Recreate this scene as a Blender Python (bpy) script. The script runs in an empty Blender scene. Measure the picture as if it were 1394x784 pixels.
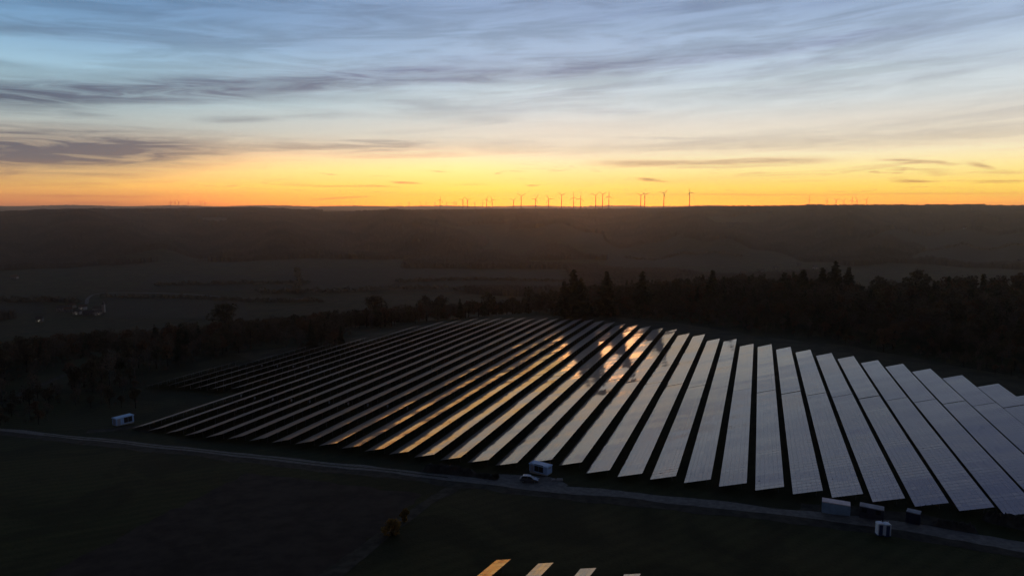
import bpy, math, random
import numpy as np

random.seed(7)
rng = np.random.default_rng(7)
sc = bpy.context.scene
COL = sc.collection
R = math.radians

# ------------------------------------------------------------------ camera
CAM_H = 60.0
PITCH = R(6.692)
FPX = 929.0                      # focal length in pixels of the 1394 px wide photograph
cam_d = bpy.data.cameras.new('camera')
cam_d.sensor_width = 36.0
cam_d.lens = FPX / 1394.0 * 36.0
cam_d.clip_start = 0.5
cam_d.clip_end = 90000.0
cam = bpy.data.objects.new('camera', cam_d)
COL.objects.link(cam)
cam.location = (0, 0, CAM_H)
cam.rotation_euler = (R(90) - PITCH, 0, 0)
sc.camera = cam

# ------------------------------------------------------------------ exposure
sc.view_settings.view_transform = 'Standard'
sc.view_settings.look = 'None'
sc.view_settings.exposure = 0.0
sc.view_settings.gamma = 1.0
sc.view_settings.use_curve_mapping = False
sc.render.engine = 'CYCLES'
sc.cycles.use_denoising = True
sc.cycles.max_bounces = 6
sc.cycles.volume_bounces = 0
sc.cycles.transparent_max_bounces = 8
sc.cycles.sample_clamp_indirect = 4.0

SUN_AZ = 4.5                     # degrees to the right of the view direction
SUN_EL = 0.4
HAZE_DENSITY = 8.0e-5
HAZE_ANISO = 0.87


def lin(c):
    return tuple(((v / 255.0) / 12.92 if v / 255.0 <= 0.04045 else ((v / 255.0 + 0.055) / 1.055) ** 2.4) for v in c) + (1.0,)


# ------------------------------------------------------------------ node helper
class NT:
    def __init__(self, tree):
        self.t = tree
        self.n = tree.nodes
        self.l = tree.links

    def node(self, kind, **kw):
        n = self.n.new(kind)
        for k, v in kw.items():
            setattr(n, k, v)
        return n

    def put(self, sock, v):
        if isinstance(v, bpy.types.NodeSocket):
            self.l.new(v, sock)
        else:
            sock.default_value = v

    def m(self, op, a, b=0.0, c=None, clamp=False):
        n = self.node('ShaderNodeMath', operation=op, use_clamp=clamp)
        self.put(n.inputs[0], a)
        self.put(n.inputs[1], b)
        if c is not None:
            self.put(n.inputs[2], c)
        return n.outputs[0]

    def ss(self, v, a, b, lo=0.0, hi=1.0):
        n = self.node('ShaderNodeMapRange', interpolation_type='SMOOTHSTEP')
        self.put(n.inputs[0], v)
        n.inputs[1].default_value = a
        n.inputs[2].default_value = b
        n.inputs[3].default_value = lo
        n.inputs[4].default_value = hi
        return n.outputs[0]

    def ramp(self, fac, stops, interp='LINEAR'):
        n = self.node('ShaderNodeValToRGB')
        cr = n.color_ramp
        cr.interpolation = interp
        while len(cr.elements) < len(stops):
            cr.elements.new(0.5)
        for e, (p, c) in zip(cr.elements, stops):
            e.position = p
            e.color = c
        self.put(n.inputs[0], fac)
        return n.outputs[0]

    def mix(self, f, a, b, blend='MIX'):
        n = self.node('ShaderNodeMix', data_type='RGBA', blend_type=blend)
        self.put(n.inputs[0], f)
        self.put(n.inputs[6], a)
        self.put(n.inputs[7], b)
        return n.outputs[2]

    def noise(self, vec, scale, detail=3.0, rough=0.55, dist=0.0):
        n = self.node('ShaderNodeTexNoise')
        if vec is not None:
            self.put(n.inputs['Vector'], vec)
        n.inputs['Scale'].default_value = scale
        n.inputs['Detail'].default_value = detail
        n.inputs['Roughness'].default_value = rough
        n.inputs['Distortion'].default_value = dist
        return n.outputs[0]

    def xyz(self, x, y, z):
        n = self.node('ShaderNodeCombineXYZ')
        self.put(n.inputs[0], x)
        self.put(n.inputs[1], y)
        self.put(n.inputs[2], z)
        return n.outputs[0]


# ------------------------------------------------------------------ world: dusk sky with thin streaked clouds
def pix_dir(x, y):
    dx = (x - 697.0) / FPX
    dy = (392.0 - y) / FPX
    c, s = math.cos(PITCH), math.sin(PITCH)
    v = np.array([dx, c + dy * s, -s + dy * c])
    return v / np.linalg.norm(v)


def sky_pos(x, y):               # azimuth and elevation (degrees) of a spot in the sky
    v = pix_dir(x, y)
    return math.degrees(math.atan2(v[0], v[1])), math.degrees(math.asin(v[2]))


world = bpy.data.worlds.new('World')
sc.world = world
world.use_nodes = True
W = NT(world.node_tree)
W.n.clear()
tc = W.node('ShaderNodeTexCoord')
sep = W.node('ShaderNodeSeparateXYZ')
W.l.new(tc.outputs['Generated'], sep.inputs[0])
X, Y, Z = sep.outputs
EL = W.m('MULTIPLY', W.m('ARCSINE', Z), 180 / math.pi)
AZ = W.m('MULTIPLY', W.m('ARCTAN2', X, Y), 180 / math.pi)
TT = W.m('DIVIDE', W.m('ADD', EL, 2.0), 92.0, clamp=True)


def stops(lst):
    return [((e + 2.0) / 92.0, lin(c)) for e, c in lst]


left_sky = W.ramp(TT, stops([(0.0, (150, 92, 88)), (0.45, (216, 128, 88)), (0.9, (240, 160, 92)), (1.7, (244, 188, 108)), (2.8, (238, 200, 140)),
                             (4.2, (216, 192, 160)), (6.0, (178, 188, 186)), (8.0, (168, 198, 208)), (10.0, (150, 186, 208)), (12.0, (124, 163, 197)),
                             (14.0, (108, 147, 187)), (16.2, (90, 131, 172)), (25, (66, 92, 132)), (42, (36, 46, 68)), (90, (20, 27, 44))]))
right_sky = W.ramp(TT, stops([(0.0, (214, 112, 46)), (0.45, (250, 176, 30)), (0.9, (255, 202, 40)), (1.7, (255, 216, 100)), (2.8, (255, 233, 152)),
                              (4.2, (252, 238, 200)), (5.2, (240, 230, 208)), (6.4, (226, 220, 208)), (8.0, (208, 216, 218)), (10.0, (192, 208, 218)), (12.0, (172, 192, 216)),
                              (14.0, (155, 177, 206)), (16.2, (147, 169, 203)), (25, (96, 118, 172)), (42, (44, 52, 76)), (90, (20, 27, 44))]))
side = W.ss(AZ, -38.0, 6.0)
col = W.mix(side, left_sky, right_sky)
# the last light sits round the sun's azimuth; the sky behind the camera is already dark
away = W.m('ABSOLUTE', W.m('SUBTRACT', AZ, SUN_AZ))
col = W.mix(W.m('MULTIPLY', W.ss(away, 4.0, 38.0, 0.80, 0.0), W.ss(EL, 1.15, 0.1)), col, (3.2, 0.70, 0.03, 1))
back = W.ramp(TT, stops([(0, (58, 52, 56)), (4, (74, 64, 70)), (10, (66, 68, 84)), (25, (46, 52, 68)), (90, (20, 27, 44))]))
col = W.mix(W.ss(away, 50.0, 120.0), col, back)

# --- clouds
slope_el = W.m('SUBTRACT', EL, W.m('MULTIPLY', AZ, 0.05))
streak_v = W.xyz(W.m('MULTIPLY', AZ, 0.045), W.m('MULTIPLY', slope_el, 0.55), 3.1)
n1 = W.noise(streak_v, 1.0, 6.0, 0.58, 0.6)
fine_v = W.xyz(W.m('MULTIPLY', AZ, 0.11), W.m('MULTIPLY', W.m('SUBTRACT', EL, W.m('MULTIPLY', AZ, 0.015)), 1.9), 8.7)
n2 = W.noise(fine_v, 1.0, 5.0, 0.6, 0.9)
wisp_v = W.xyz(W.m('MULTIPLY', AZ, 0.28), W.m('MULTIPLY', EL, 2.6), 1.7)
n3 = W.noise(wisp_v, 1.0, 5.0, 0.62, 1.4)


rag_v = W.xyz(W.m('MULTIPLY', AZ, 0.16), W.m('MULTIPLY', W.m('SUBTRACT', EL, W.m('MULTIPLY', AZ, 0.03)), 1.5), 21.4)
n5 = W.noise(rag_v, 1.0, 6.0, 0.66, 1.1)
RAG = W.ss(n5, 0.34, 0.62, 0.62, 1.15)


def band(x0, y0, x1, y1, w0, w1, strength, fade=5.0, rag=1.0):
    a0, e0 = sky_pos(x0, y0)
    a1, e1 = sky_pos(x1, y1)
    k = (e1 - e0) / (a1 - a0)
    ctr = W.m('ADD', W.m('MULTIPLY', W.m('SUBTRACT', AZ, a0), k), e0)
    wob = W.m('MULTIPLY', W.m('SUBTRACT', n2, 0.5), rag * 1.6)
    d = W.m('ADD', W.m('SUBTRACT', EL, ctr), wob)
    wid = W.m('ADD', W.m('MULTIPLY', W.m('SUBTRACT', AZ, a0), (w1 - w0) / (a1 - a0)), w0)
    wid = W.m('MAXIMUM', wid, 0.05)
    g = W.m('DIVIDE', d, wid)
    g = W.m('POWER', 2.718, W.m('MULTIPLY', W.m('MULTIPLY', g, g), -1.0))
    r_ = W.m('MULTIPLY', W.ss(AZ, a0 - fade, a0 + fade), W.ss(AZ, a1 + fade, a1 - fade))
    tex = W.m('MULTIPLY', W.ss(n1, 0.30, 0.58, 0.6, 1.0), RAG) if max(w0, w1) > 0.35 else W.ss(n3, 0.3, 0.6, 0.7, 1.1)
    return W.m('MULTIPLY', W.m('MULTIPLY', W.m('MULTIPLY', g, r_), tex), strength)


dens = None
for b in [(-120, 133, 640, 92, 1.15, 0.85, 0.95, 4, 0.8), (520, 104, 1250, 40, 0.9, 0.4, 0.85, 6, 0.8),
          (-120, 208, 300, 203, 1.75, 1.05, 1.5, 7, 1.0), (150, 200, 640, 196, 0.75, 0.25, 0.66, 5, 1.0), (-80, 236, 230, 234, 0.9, 0.5, 0.8, 4, 1.3),
          (560, 200, 1500, 172, 0.6, 0.75, 0.48, 7, 0.9), (830, 187, 1394, 185, 0.16, 0.14, 0.42, 8, 0.25),
          (820, 222, 1120, 219, 0.28, 0.26, 0.72, 3, 0.5), (900, 228, 1080, 226, 0.10, 0.10, 0.4, 3, 0.4),
          (1205, 217, 1300, 222, 0.14, 0.1, 0.75, 1.2, 0.5), (1215, 230, 1280, 232, 0.1, 0.1, 0.5, 1.2, 0.6), (1222, 246, 1272, 248, 0.16, 0.1, 0.85, 1.0, 0.5),
          (1320, 222, 1350, 228, 0.18, 0.1, 0.8, 0.7, 0.5), (1330, 248, 1460, 246, 0.10, 0.1, 0.65, 1.5, 0.4),
          (870, 244, 908, 248, 0.12, 0.07, 0.85, 0.6, 0.25), (640, 208, 470, 212, 0.2, 0.3, 0.4, 3, 0.6), (535, 248, 572, 250, 0.12, 0.07, 0.75, 0.6, 0.3),
          (410, 252, 540, 255, 0.10, 0.08, 0.5, 1.5, 0.5), (430, 272, 500, 268, 0.10, 0.07, 0.7, 1.0, 0.3), (1180, 78, 1500, 72, 0.6, 0.8, 0.35, 5, 0.6),
          (60, 150, 150, 158, 0.3, 0.3, 0.45, 2, 0.6), (280, 163, 370, 162, 0.3, 0.2, 0.5, 2, 0.5), (790, 152, 880, 152, 0.22, 0.2, 0.3, 2, 0.5),
          (900, 265, 1394, 263, 0.05, 0.06, 0.4, 6, 0.15), (20, 266, 220, 268, 0.10, 0.1, 0.5, 2, 0.5), (100, 275, 160, 277, 0.08, 0.08, 0.6, 1, 0.3)]:
    if b[2] < b[0]:
        b = (b[2], b[3], b[0], b[1]) + b[4:]
    v = band(*b)
    dens = v if dens is None else W.m('MAXIMUM', dens, v)
dens = W.m('MINIMUM', dens, 1.0)
veil = W.m('MULTIPLY', W.ss(n1, 0.47, 0.74), W.ss(EL, 2.5, 7.0, 0.10, 0.42))
wisps = W.m('MULTIPLY', W.m('MULTIPLY', W.ss(n2, 0.58, 0.74), W.ss(EL, 0.4, 1.5)), W.ss(EL, 9.0, 4.0, 0.04, 0.42))
flecks = W.m('MULTIPLY', W.m('MULTIPLY', W.ss(n3, 0.60, 0.70), W.ss(EL, 0.5, 1.2)), W.ss(EL, 4.5, 2.5, 0.0, 0.55))
dens = W.m('MAXIMUM', dens, W.m('MAXIMUM', veil, W.m('MAXIMUM', wisps, flecks)))
cloud_l = W.ramp(TT, stops([(0, (170, 96, 78)), (1.0, (164, 102, 78)), (2.4, (144, 112, 96)), (3.4, (104, 100, 106)), (6.0, (86, 95, 110)), (10, (94, 108, 132)), (16, (84, 112, 152)), (40, (30, 44, 76))]))
cloud_r = W.ramp(TT, stops([(0, (214, 120, 36)), (1.0, (180, 120, 48)), (2.4, (168, 130, 84)), (3.6, (190, 156, 124)), (5.0, (172, 160, 150)), (7.0, (160, 166, 170)), (10, (140, 148, 170)), (16, (112, 132, 172)), (40, (34, 48, 82))]))
cloud_c = W.mix(side, cloud_l, cloud_r)
col = W.mix(W.m('MULTIPLY', dens, W.ss(EL, 45.0, 20.0)), col, cloud_c)
# bright edges of the thin high streaks
lit_v = W.xyz(W.m('MULTIPLY', AZ, 0.09), W.m('MULTIPLY', slope_el, 0.8), 14.3)
n4 = W.noise(lit_v, 1.0, 5.0, 0.6, 0.5)
gain = W.m('ADD', 1.0, W.m('MULTIPLY', W.m('SUBTRACT', W.ss(n4, 0.38, 0.62), 0.5), W.m('MULTIPLY', W.ss(EL, 5.0, 11.0), W.ss(EL, 30.0, 20.0, 0.0, 0.26))))
col = W.mix(1.0, col, W.xyz(gain, gain, gain), 'MULTIPLY')
nish = W.node('ShaderNodeTexSky', sky_type='NISHITA')
nish.sun_disc = False
nish.sun_elevation = R(SUN_EL)
nish.sun_rotation = R(SUN_AZ)
nish.altitude = 400.0
# the band above the skyline is really brighter than the air in front of it lets through
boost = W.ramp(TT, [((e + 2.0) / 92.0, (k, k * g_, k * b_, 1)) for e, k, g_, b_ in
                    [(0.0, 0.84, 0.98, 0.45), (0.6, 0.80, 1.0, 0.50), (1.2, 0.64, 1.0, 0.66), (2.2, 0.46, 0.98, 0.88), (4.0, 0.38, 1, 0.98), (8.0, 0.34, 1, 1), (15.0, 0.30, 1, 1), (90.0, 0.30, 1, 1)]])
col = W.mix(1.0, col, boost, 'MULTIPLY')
# the glow south of the sunset point is strongest low down
low = W.m('MULTIPLY', W.m('MULTIPLY', W.ss(EL, 0.2, 1.0), W.ss(EL, 6.0, 2.4)), W.m('MULTIPLY', W.ss(AZ, -34.0, -16.0), W.ss(AZ, 6.0, -6.0)))
col = W.mix(low, col, W.mix(1.0, col, (1.55, 1.22, 0.98, 1), 'MULTIPLY'))
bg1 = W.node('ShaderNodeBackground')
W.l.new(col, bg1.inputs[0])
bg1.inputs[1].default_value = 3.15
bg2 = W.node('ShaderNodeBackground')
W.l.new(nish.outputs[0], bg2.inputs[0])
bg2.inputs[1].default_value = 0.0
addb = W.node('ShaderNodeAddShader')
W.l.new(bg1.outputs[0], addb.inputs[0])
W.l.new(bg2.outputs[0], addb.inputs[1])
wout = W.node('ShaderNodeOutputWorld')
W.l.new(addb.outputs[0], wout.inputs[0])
world.cycles.sampling_method = 'MANUAL'
world.cycles.sample_map_resolution = 1024

# ------------------------------------------------------------------ sun: last glow, all but gone
sun_d = bpy.data.lights.new('sun', 'SUN')
sun_d.energy = 0.11
sun_d.angle = R(9.0)
sun_d.color = (1.0, 0.42, 0.15)
sun = bpy.data.objects.new('sun', sun_d)
COL.objects.link(sun)
sun.rotation_euler = (R(90 - SUN_EL), 0, R(180 - SUN_AZ))


# ------------------------------------------------------------------ terrain
ROW_AZ = R(19.867)               # the panel rows run this far to the right of the view
RS = (math.sin(ROW_AZ), math.cos(ROW_AZ))
RQ = (math.cos(ROW_AZ), -math.sin(ROW_AZ))


def sst(v, a, b):
    t = np.clip((v - a) / (b - a), 0, 1)
    return t * t * (3 - 2 * t)


def us(x, y):
    return x * RQ[0] + y * RQ[1], x * RS[0] + y * RS[1]


def xy(u, s):
    return u * RQ[0] + s * RS[0], u * RQ[1] + s * RS[1]


def edge_height(u, s):           # height of the upper panel edges
    u = np.clip(u, -270, 160)
    drop = 1.0 + 2.2 * sst(-u, -20, 170)
    z = 1.0 + 0.043 * u + np.where(u < 0, 3.4e-5, 0.6e-5) * u * u
    return z - drop * (np.clip(s, 60, 420) - 150.0) / 190.0


SKY_X = np.degrees(np.arctan((np.array([-900, 0, 60, 110, 230, 300, 350, 400, 470, 560, 640, 700, 800, 900, 960, 1060, 1180, 1320, 1394, 2300]) - 697) / FPX))
SKY_Y = np.array([287, 288, 285, 284, 283.6, 282.2, 281.5, 283.5, 285, 285.5, 285, 284, 283.2, 282.5, 280.2, 279.4, 277.8, 277.6, 277.2, 278])


def terrain(x, y):
    x = np.asarray(x, float)
    y = np.asarray(y, float)
    u, s = us(x, y)
    plate = edge_height(u, s) - 2.3
    t = x * math.sin(R(25)) + y * math.cos(R(25))
    w = 7.0
    plate = plate + 0.108 * w * np.log1p(np.exp(np.clip((134 - t) / w, -30, 30)))
    plate = plate + 0.12 * np.sin(x * 0.11 + 1.3) * np.sin(y * 0.07) + 0.07 * np.sin(x * 0.31 + y * 0.23)
    d = np.hypot(x, y)
    az = np.degrees(np.arctan2(x, y))
    edge = np.interp(az, [-180, -60, -36, -22, -14, -8, 1, 5, 20, 38, 60, 180], [900, 330, 330, 345, 372, 385, 405, 440, 470, 500, 560, 900])
    floor_z = -112 + 5 * np.sin(az * 0.11 + d * 0.002) + 14 * sst(d, 1250, 2000)
    z = plate + (floor_z - plate) * sst(d, edge, edge + 620)
    # far side of the valley
    ysky = np.interp(az, SKY_X, SKY_Y)
    dep = np.cos(np.radians(np.clip(az, -70, 70)))
    ridge_d = 3650 + 260 * np.sin(az * 0.21)
    top = CAM_H + (283.0 - ysky) / FPX * ridge_d * dep - 15.0
    fold = 24 * np.sin(az * 0.55 + d * 0.0021) * sst(d, 2000, 2400) * (1 - sst(d, 3100, 3600)) + 7 * np.sin(az * 1.7 - d * 0.004) * sst(d, 2000, 2400) * (1 - sst(d, 3100, 3600))
    climb = sst(d, 1850, ridge_d + 250)
    z = np.where(d > 1850, floor_z + (top - floor_z) * climb + fold, z)
    far = sst(d, ridge_d + 300, ridge_d + 1600)
    z = np.where(d > ridge_d, z - 16 * far, z)
    far2 = sst(d, 7000, 14500)
    z_far = CAM_H + 3.0 / FPX * 15000 - 14 + 6 * np.sin(az * 0.9)
    z = np.where(d > 7000, z + (z_far - z) * far2, z)
    return z


def hit(px, py, lift=0.0):       # where a sight line of the survey photograph meets the ground
    v = pix_dir(px, py)
    t = np.geomspace(40, 30000, 3000)
    h = CAM_H + t * v[2] - (terrain(t * v[0], t * v[1]) + lift)
    i = int(np.argmax(h < 0))
    a, b = t[i - 1], t[i]
    for _ in range(30):
        m = 0.5 * (a + b)
        if CAM_H + m * v[2] - (float(terrain(m * v[0], m * v[1])) + lift) < 0:
            b = m
        else:
            a = m
    return np.array([b * v[0], b * v[1], float(terrain(b * v[0], b * v[1]))])


# ------------------------------------------------------------------ mesh helpers
class MB:
    def __init__(self):
        self.v = []
        self.f = []
        self.mi = []
        self.cur = 0

    def add(self, vs, fs):
        o = len(self.v)
        self.v += [tuple(map(float, p)) for p in vs]
        for f in fs:
            self.f.append(tuple(i + o for i in f))
            self.mi.append(self.cur)

    def box(self, c, s, rz=0.0, top=None, tx=0.0):
        """box centred at c, size s; top scales the upper face, tx shifts it along x"""
        hx, hy, hz = s[0] / 2, s[1] / 2, s[2] / 2
        k = (1, 1) if top is None else top
        pts = [(-hx, -hy, -hz), (hx, -hy, -hz), (hx, hy, -hz), (-hx, hy, -hz),
               (-hx * k[0] + tx, -hy * k[1], hz), (hx * k[0] + tx, -hy * k[1], hz), (hx * k[0] + tx, hy * k[1], hz), (-hx * k[0] + tx, hy * k[1], hz)]
        cz, sz = math.cos(rz), math.sin(rz)
        self.add([(c[0] + x * cz - y * sz, c[1] + x * sz + y * cz, c[2] + z) for x, y, z in pts],
                 [(0, 3, 2, 1), (4, 5, 6, 7), (0, 1, 5, 4), (1, 2, 6, 5), (2, 3, 7, 6), (3, 0, 4, 7)])

    def tube(self, pts, radii, n=8, cap=True):
        pts = [np.array(p, float) for p in pts]
        rings = []
        for i, p in enumerate(pts):
            d = pts[min(i + 1, len(pts) - 1)] - pts[max(i - 1, 0)]
            d /= (np.linalg.norm(d) + 1e-9)
            a = np.cross(d, (0, 0, 1)) if abs(d[2]) < 0.95 else np.cross(d, (1, 0, 0))
            a /= np.linalg.norm(a)
            b = np.cross(d, a)
            rings.append([p + radii[i] * (math.cos(2 * math.pi * k / n) * a + math.sin(2 * math.pi * k / n) * b) for k in range(n)])
        vs = [q for r in rings for q in r]
        fs = []
        for i in range(len(pts) - 1):
            for k in range(n):
                fs.append((i * n + k, i * n + (k + 1) % n, (i + 1) * n + (k + 1) % n, (i + 1) * n + k))
        if cap:
            fs.append(tuple(range(n))[::-1])
            fs.append(tuple((len(pts) - 1) * n + k for k in range(n)))
        self.add(vs, fs)

    def prism(self, prof, y0, y1):
        """profile in x,z extruded from y0 to y1"""
        n = len(prof)
        self.add([(x, y0, z) for x, z in prof] + [(x, y1, z) for x, z in prof],
                 [tuple(range(n)), tuple(range(2 * n - 1, n - 1, -1))] + [(i, i + n, (i + 1) % n + n, (i + 1) % n) for i in range(n)])

    def build(self, name, mats, parent=None, smooth=False, loc=None):
        me = bpy.data.meshes.new(name)
        me.from_pydata(self.v, [], self.f)
        for m in (mats if isinstance(mats, (list, tuple)) else [mats]):
            me.materials.append(m)
        if isinstance(mats, (list, tuple)) and len(mats) > 1:
            me.polygons.foreach_set('material_index', self.mi)
        if smooth:
            me.polygons.foreach_set('use_smooth', [True] * len(me.polygons))
        me.update()
        o = bpy.data.objects.new(name, me)
        COL.objects.link(o)
        if parent is not None:
            o.parent = parent
        if loc is not None:
            o.location = loc
        return o


def np_mesh(name, verts, faces, mats, parent=None, mi=None, smooth=False):
    """verts (n,3), faces (m,k) arrays"""
    me = bpy.data.meshes.new(name)
    k = faces.shape[1]
    me.vertices.add(len(verts))
    me.vertices.foreach_set('co', np.asarray(verts, np.float32).ravel())
    me.loops.add(faces.size)
    me.loops.foreach_set('vertex_index', faces.astype(np.int32).ravel())
    me.polygons.add(len(faces))
    me.polygons.foreach_set('loop_start', np.arange(0, faces.size, k, dtype=np.int32))
    me.polygons.foreach_set('loop_total', np.full(len(faces), k, np.int32))
    for m in (mats if isinstance(mats, (list, tuple)) else [mats]):
        me.materials.append(m)
    if mi is not None:
        me.polygons.foreach_set('material_index', np.asarray(mi, np.int32))
    if smooth:
        me.polygons.foreach_set('use_smooth', np.ones(len(faces), bool))
    me.update(calc_edges=True)
    o = bpy.data.objects.new(name, me)
    COL.objects.link(o)
    if parent is not None:
        o.parent = parent
    return o


def tag(o, label=None, cat=None, group=None, kind=None):
    if label:
        o['label'] = label
    if cat:
        o['category'] = cat
    if group:
        o['group'] = group
    if kind:
        o['kind'] = kind
    return o


def empty(name, loc, rz=0.0, label=None, cat=None, group=None):
    o = bpy.data.objects.new(name, None)
    o.empty_display_size = 0.5
    COL.objects.link(o)
    o.location = loc
    o.rotation_euler = (0, 0, rz)
    return tag(o, label, cat, group)


def copy_tree(o, loc, rz=0.0, scale=None, label=None, group=None, parent=None):
    c = o.copy()
    COL.objects.link(c)
    if parent is not None:
        c.parent = parent
    else:
        c.location = loc
        c.rotation_euler = (0, 0, rz)
        if scale is not None:
            c.scale = scale
        if label:
            c['label'] = label
        if group:
            c['group'] = group
    for ch in o.children:
        copy_tree(ch, None, parent=c)
    return c


# ------------------------------------------------------------------ materials
def mat(name, base, rough=0.8, metal=0.0, var=0.0, scale=1.0, base2=None, spec=0.3, coords='Object', bump=0.0, emit=None, estr=0.0):
    m = bpy.data.materials.new(name)
    m.use_nodes = True
    T = NT(m.node_tree)
    p = T.n['Principled BSDF']
    c1 = base if len(base) == 4 else tuple(base) + (1,)
    c2 = (tuple(base2) + (1,)) if base2 is not None else tuple(v * (1 - var) for v in c1[:3]) + (1,)
    tcn = T.node('ShaderNodeTexCoord')
    nz = T.noise(tcn.outputs[coords], scale, 5.0, 0.6)
    c = T.mix(T.ss(nz, 0.32, 0.68), c1, c2)
    T.l.new(c, p.inputs['Base Color'])
    p.inputs['Roughness'].default_value = rough
    p.inputs['Metallic'].default_value = metal
    p.inputs['Specular IOR Level'].default_value = spec
    if bump:
        b = T.node('ShaderNodeBump')
        b.inputs['Strength'].default_value = bump
        nb = T.noise(tcn.outputs[coords], scale * 4, 4.0, 0.6)
        T.l.new(nb, b.inputs['Height'])
        T.l.new(b.outputs[0], p.inputs['Normal'])
    if emit is not None:
        p.inputs['Emission Color'].default_value = tuple(emit) + (1,)
        p.inputs['Emission Strength'].default_value = estr
    return m


def ground_material():
    m = bpy.data.materials.new('meadow')
    m.use_nodes = True
    T = NT(m.node_tree)
    p = T.n['Principled BSDF']
    tcn = T.node('ShaderNodeTexCoord')
    o = tcn.outputs['Object']
    big = T.noise(o, 0.012, 4.0, 0.6)
    mid = T.noise(o, 0.12, 5.0, 0.65, 0.5)
    fine = T.noise(o, 1.6, 4.0, 0.7)
    c = T.mix(T.ss(big, 0.35, 0.65), (0.034, 0.044, 0.012, 1), (0.052, 0.045, 0.018, 1))
    c = T.mix(T.m('MULTIPLY', T.ss(mid, 0.45, 0.7), 0.6), c, (0.044, 0.044, 0.016, 1))
    c = T.mix(T.m('MULTIPLY', T.ss(fine, 0.4, 0.75), 0.55), c, (0.009, 0.011, 0.004, 1))
    # swaths left by the mower
    mp = T.node('ShaderNodeMapping')
    mp.inputs['Rotation'].default_value = (0, 0, R(52))
    T.l.new(o, mp.inputs[0])
    wv = T.node('ShaderNodeTexWave')
    wv.inputs['Scale'].default_value = 0.09
    wv.inputs['Distortion'].default_value = 1.2
    wv.inputs['Detail'].default_value = 2.0
    T.l.new(mp.outputs[0], wv.inputs[0])
    c = T.mix(T.m('MULTIPLY', wv.outputs['Fac'], 0.35), c, (0.064, 0.062, 0.024, 1))
    patchy = T.noise(o, 0.035, 3.0, 0.6, 1.0)
    c = T.mix(T.ss(patchy, 0.42, 0.60, 0.0, 0.55), c, (0.010, 0.014, 0.005, 1))
    T.l.new(c, p.inputs['Base Color'])
    p.inputs['Roughness'].default_value = 0.95
    p.inputs['Specular IOR Level'].default_value = 0.1
    b = T.node('ShaderNodeBump')
    b.inputs['Strength'].default_value = 0.6
    b.inputs['Distance'].default_value = 0.3
    T.l.new(fine, b.inputs['Height'])
    T.l.new(b.outputs[0], p.inputs['Normal'])
    return m


M_ground = ground_material()
M_gravel = mat('gravel', (0.22, 0.205, 0.18), 0.9, var=0.4, scale=0.9, spec=0.2, bump=0.4)
M_gravel_dim = mat('worn_gravel', (0.060, 0.054, 0.040), 0.95, var=0.6, scale=0.5, spec=0.15, bump=0.4)
M_soil = mat('ploughed_soil', (0.050, 0.040, 0.032), 0.95, var=0.5, scale=0.25, spec=0.1, bump=0.5)
M_track = mat('grass_track', (0.070, 0.066, 0.050), 0.95, var=0.6, scale=0.5, spec=0.1)
M_crop = mat('winter_crop', (0.036, 0.040, 0.024), 0.95, var=0.3, scale=0.02, spec=0.1)
M_stubble = mat('pale_stubble', (0.12, 0.105, 0.075), 0.95, var=0.3, scale=0.02, spec=0.1)
M_asphalt = mat('lane_asphalt', (0.12, 0.12, 0.12), 0.85, var=0.2, scale=0.1)
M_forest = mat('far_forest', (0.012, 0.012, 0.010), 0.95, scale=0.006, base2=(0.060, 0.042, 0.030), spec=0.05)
M_steel = mat('galvanised_steel', (0.22, 0.22, 0.23), 0.55, metal=0.7, var=0.3, scale=2.0)
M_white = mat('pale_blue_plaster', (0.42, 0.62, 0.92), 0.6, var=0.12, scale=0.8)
M_whitedoor = mat('pale_door', (0.36, 0.38, 0.46), 0.5, var=0.15, scale=1.0)
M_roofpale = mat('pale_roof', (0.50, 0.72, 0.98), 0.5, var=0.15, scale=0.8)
M_vent = mat('dark_louvre', (0.02, 0.022, 0.028), 0.6, var=0.3, scale=3.0)
M_contgrey = mat('grey_blue_container_paint', (0.36, 0.52, 0.66), 0.5, var=0.25, scale=0.7)
M_conttop = mat('pale_container_roof', (0.98, 0.80, 0.76), 0.5, var=0.2, scale=1.0)
M_contdark = mat('dark_container_paint', (0.055, 0.062, 0.085), 0.5, var=0.3, scale=0.8)
M_contdarktop = mat('dusty_container_roof', (0.40, 0.40, 0.43), 0.6, var=0.4, scale=0.6)
M_navy = mat('navy_container_paint', (0.03, 0.035, 0.075), 0.5, var=0.3, scale=0.9)
M_navytop = mat('navy_container_roof', (0.34, 0.38, 0.46), 0.6, var=0.4, scale=0.9)
M_toilet = mat('toilet_plastic', (0.78, 0.88, 0.98), 0.45, var=0.1, scale=1.0)
M_toiletblue = mat('toilet_blue_plastic', (0.03, 0.07, 0.18), 0.45, var=0.2, scale=1.0)
M_carpaint = mat('silver_car_paint', (0.20, 0.20, 0.21), 0.25, metal=0.5, var=0.04, scale=1.0, spec=0.6)
M_glass = mat('dark_car_glass', (0.01, 0.011, 0.012), 0.06, var=0.1, scale=1.0, spec=0.5)
M_rubber = mat('tyre_rubber', (0.012, 0.012, 0.012), 0.8, var=0.2, scale=4.0)
M_alloy = mat('alloy_rim', (0.35, 0.35, 0.36), 0.35, metal=0.8, var=0.2, scale=3.0)
M_headlamp = mat('headlamp_lens', (0.5, 0.5, 0.5), 0.15, var=0.1, scale=5.0)
M_taillamp = mat('tail_lamp_lens', (0.20, 0.01, 0.01), 0.2, var=0.1, scale=5.0)
M_concrete = mat('pale_concrete', (0.45, 0.44, 0.42), 0.85, var=0.2, scale=2.0)
M_earth = mat('heaped_earth', (0.075, 0.068, 0.058), 0.95, var=0.5, scale=0.7, spec=0.1, bump=0.7)
M_bark = mat('bark', (0.035, 0.028, 0.022), 0.9, var=0.4, scale=3.0, spec=0.1)
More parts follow.
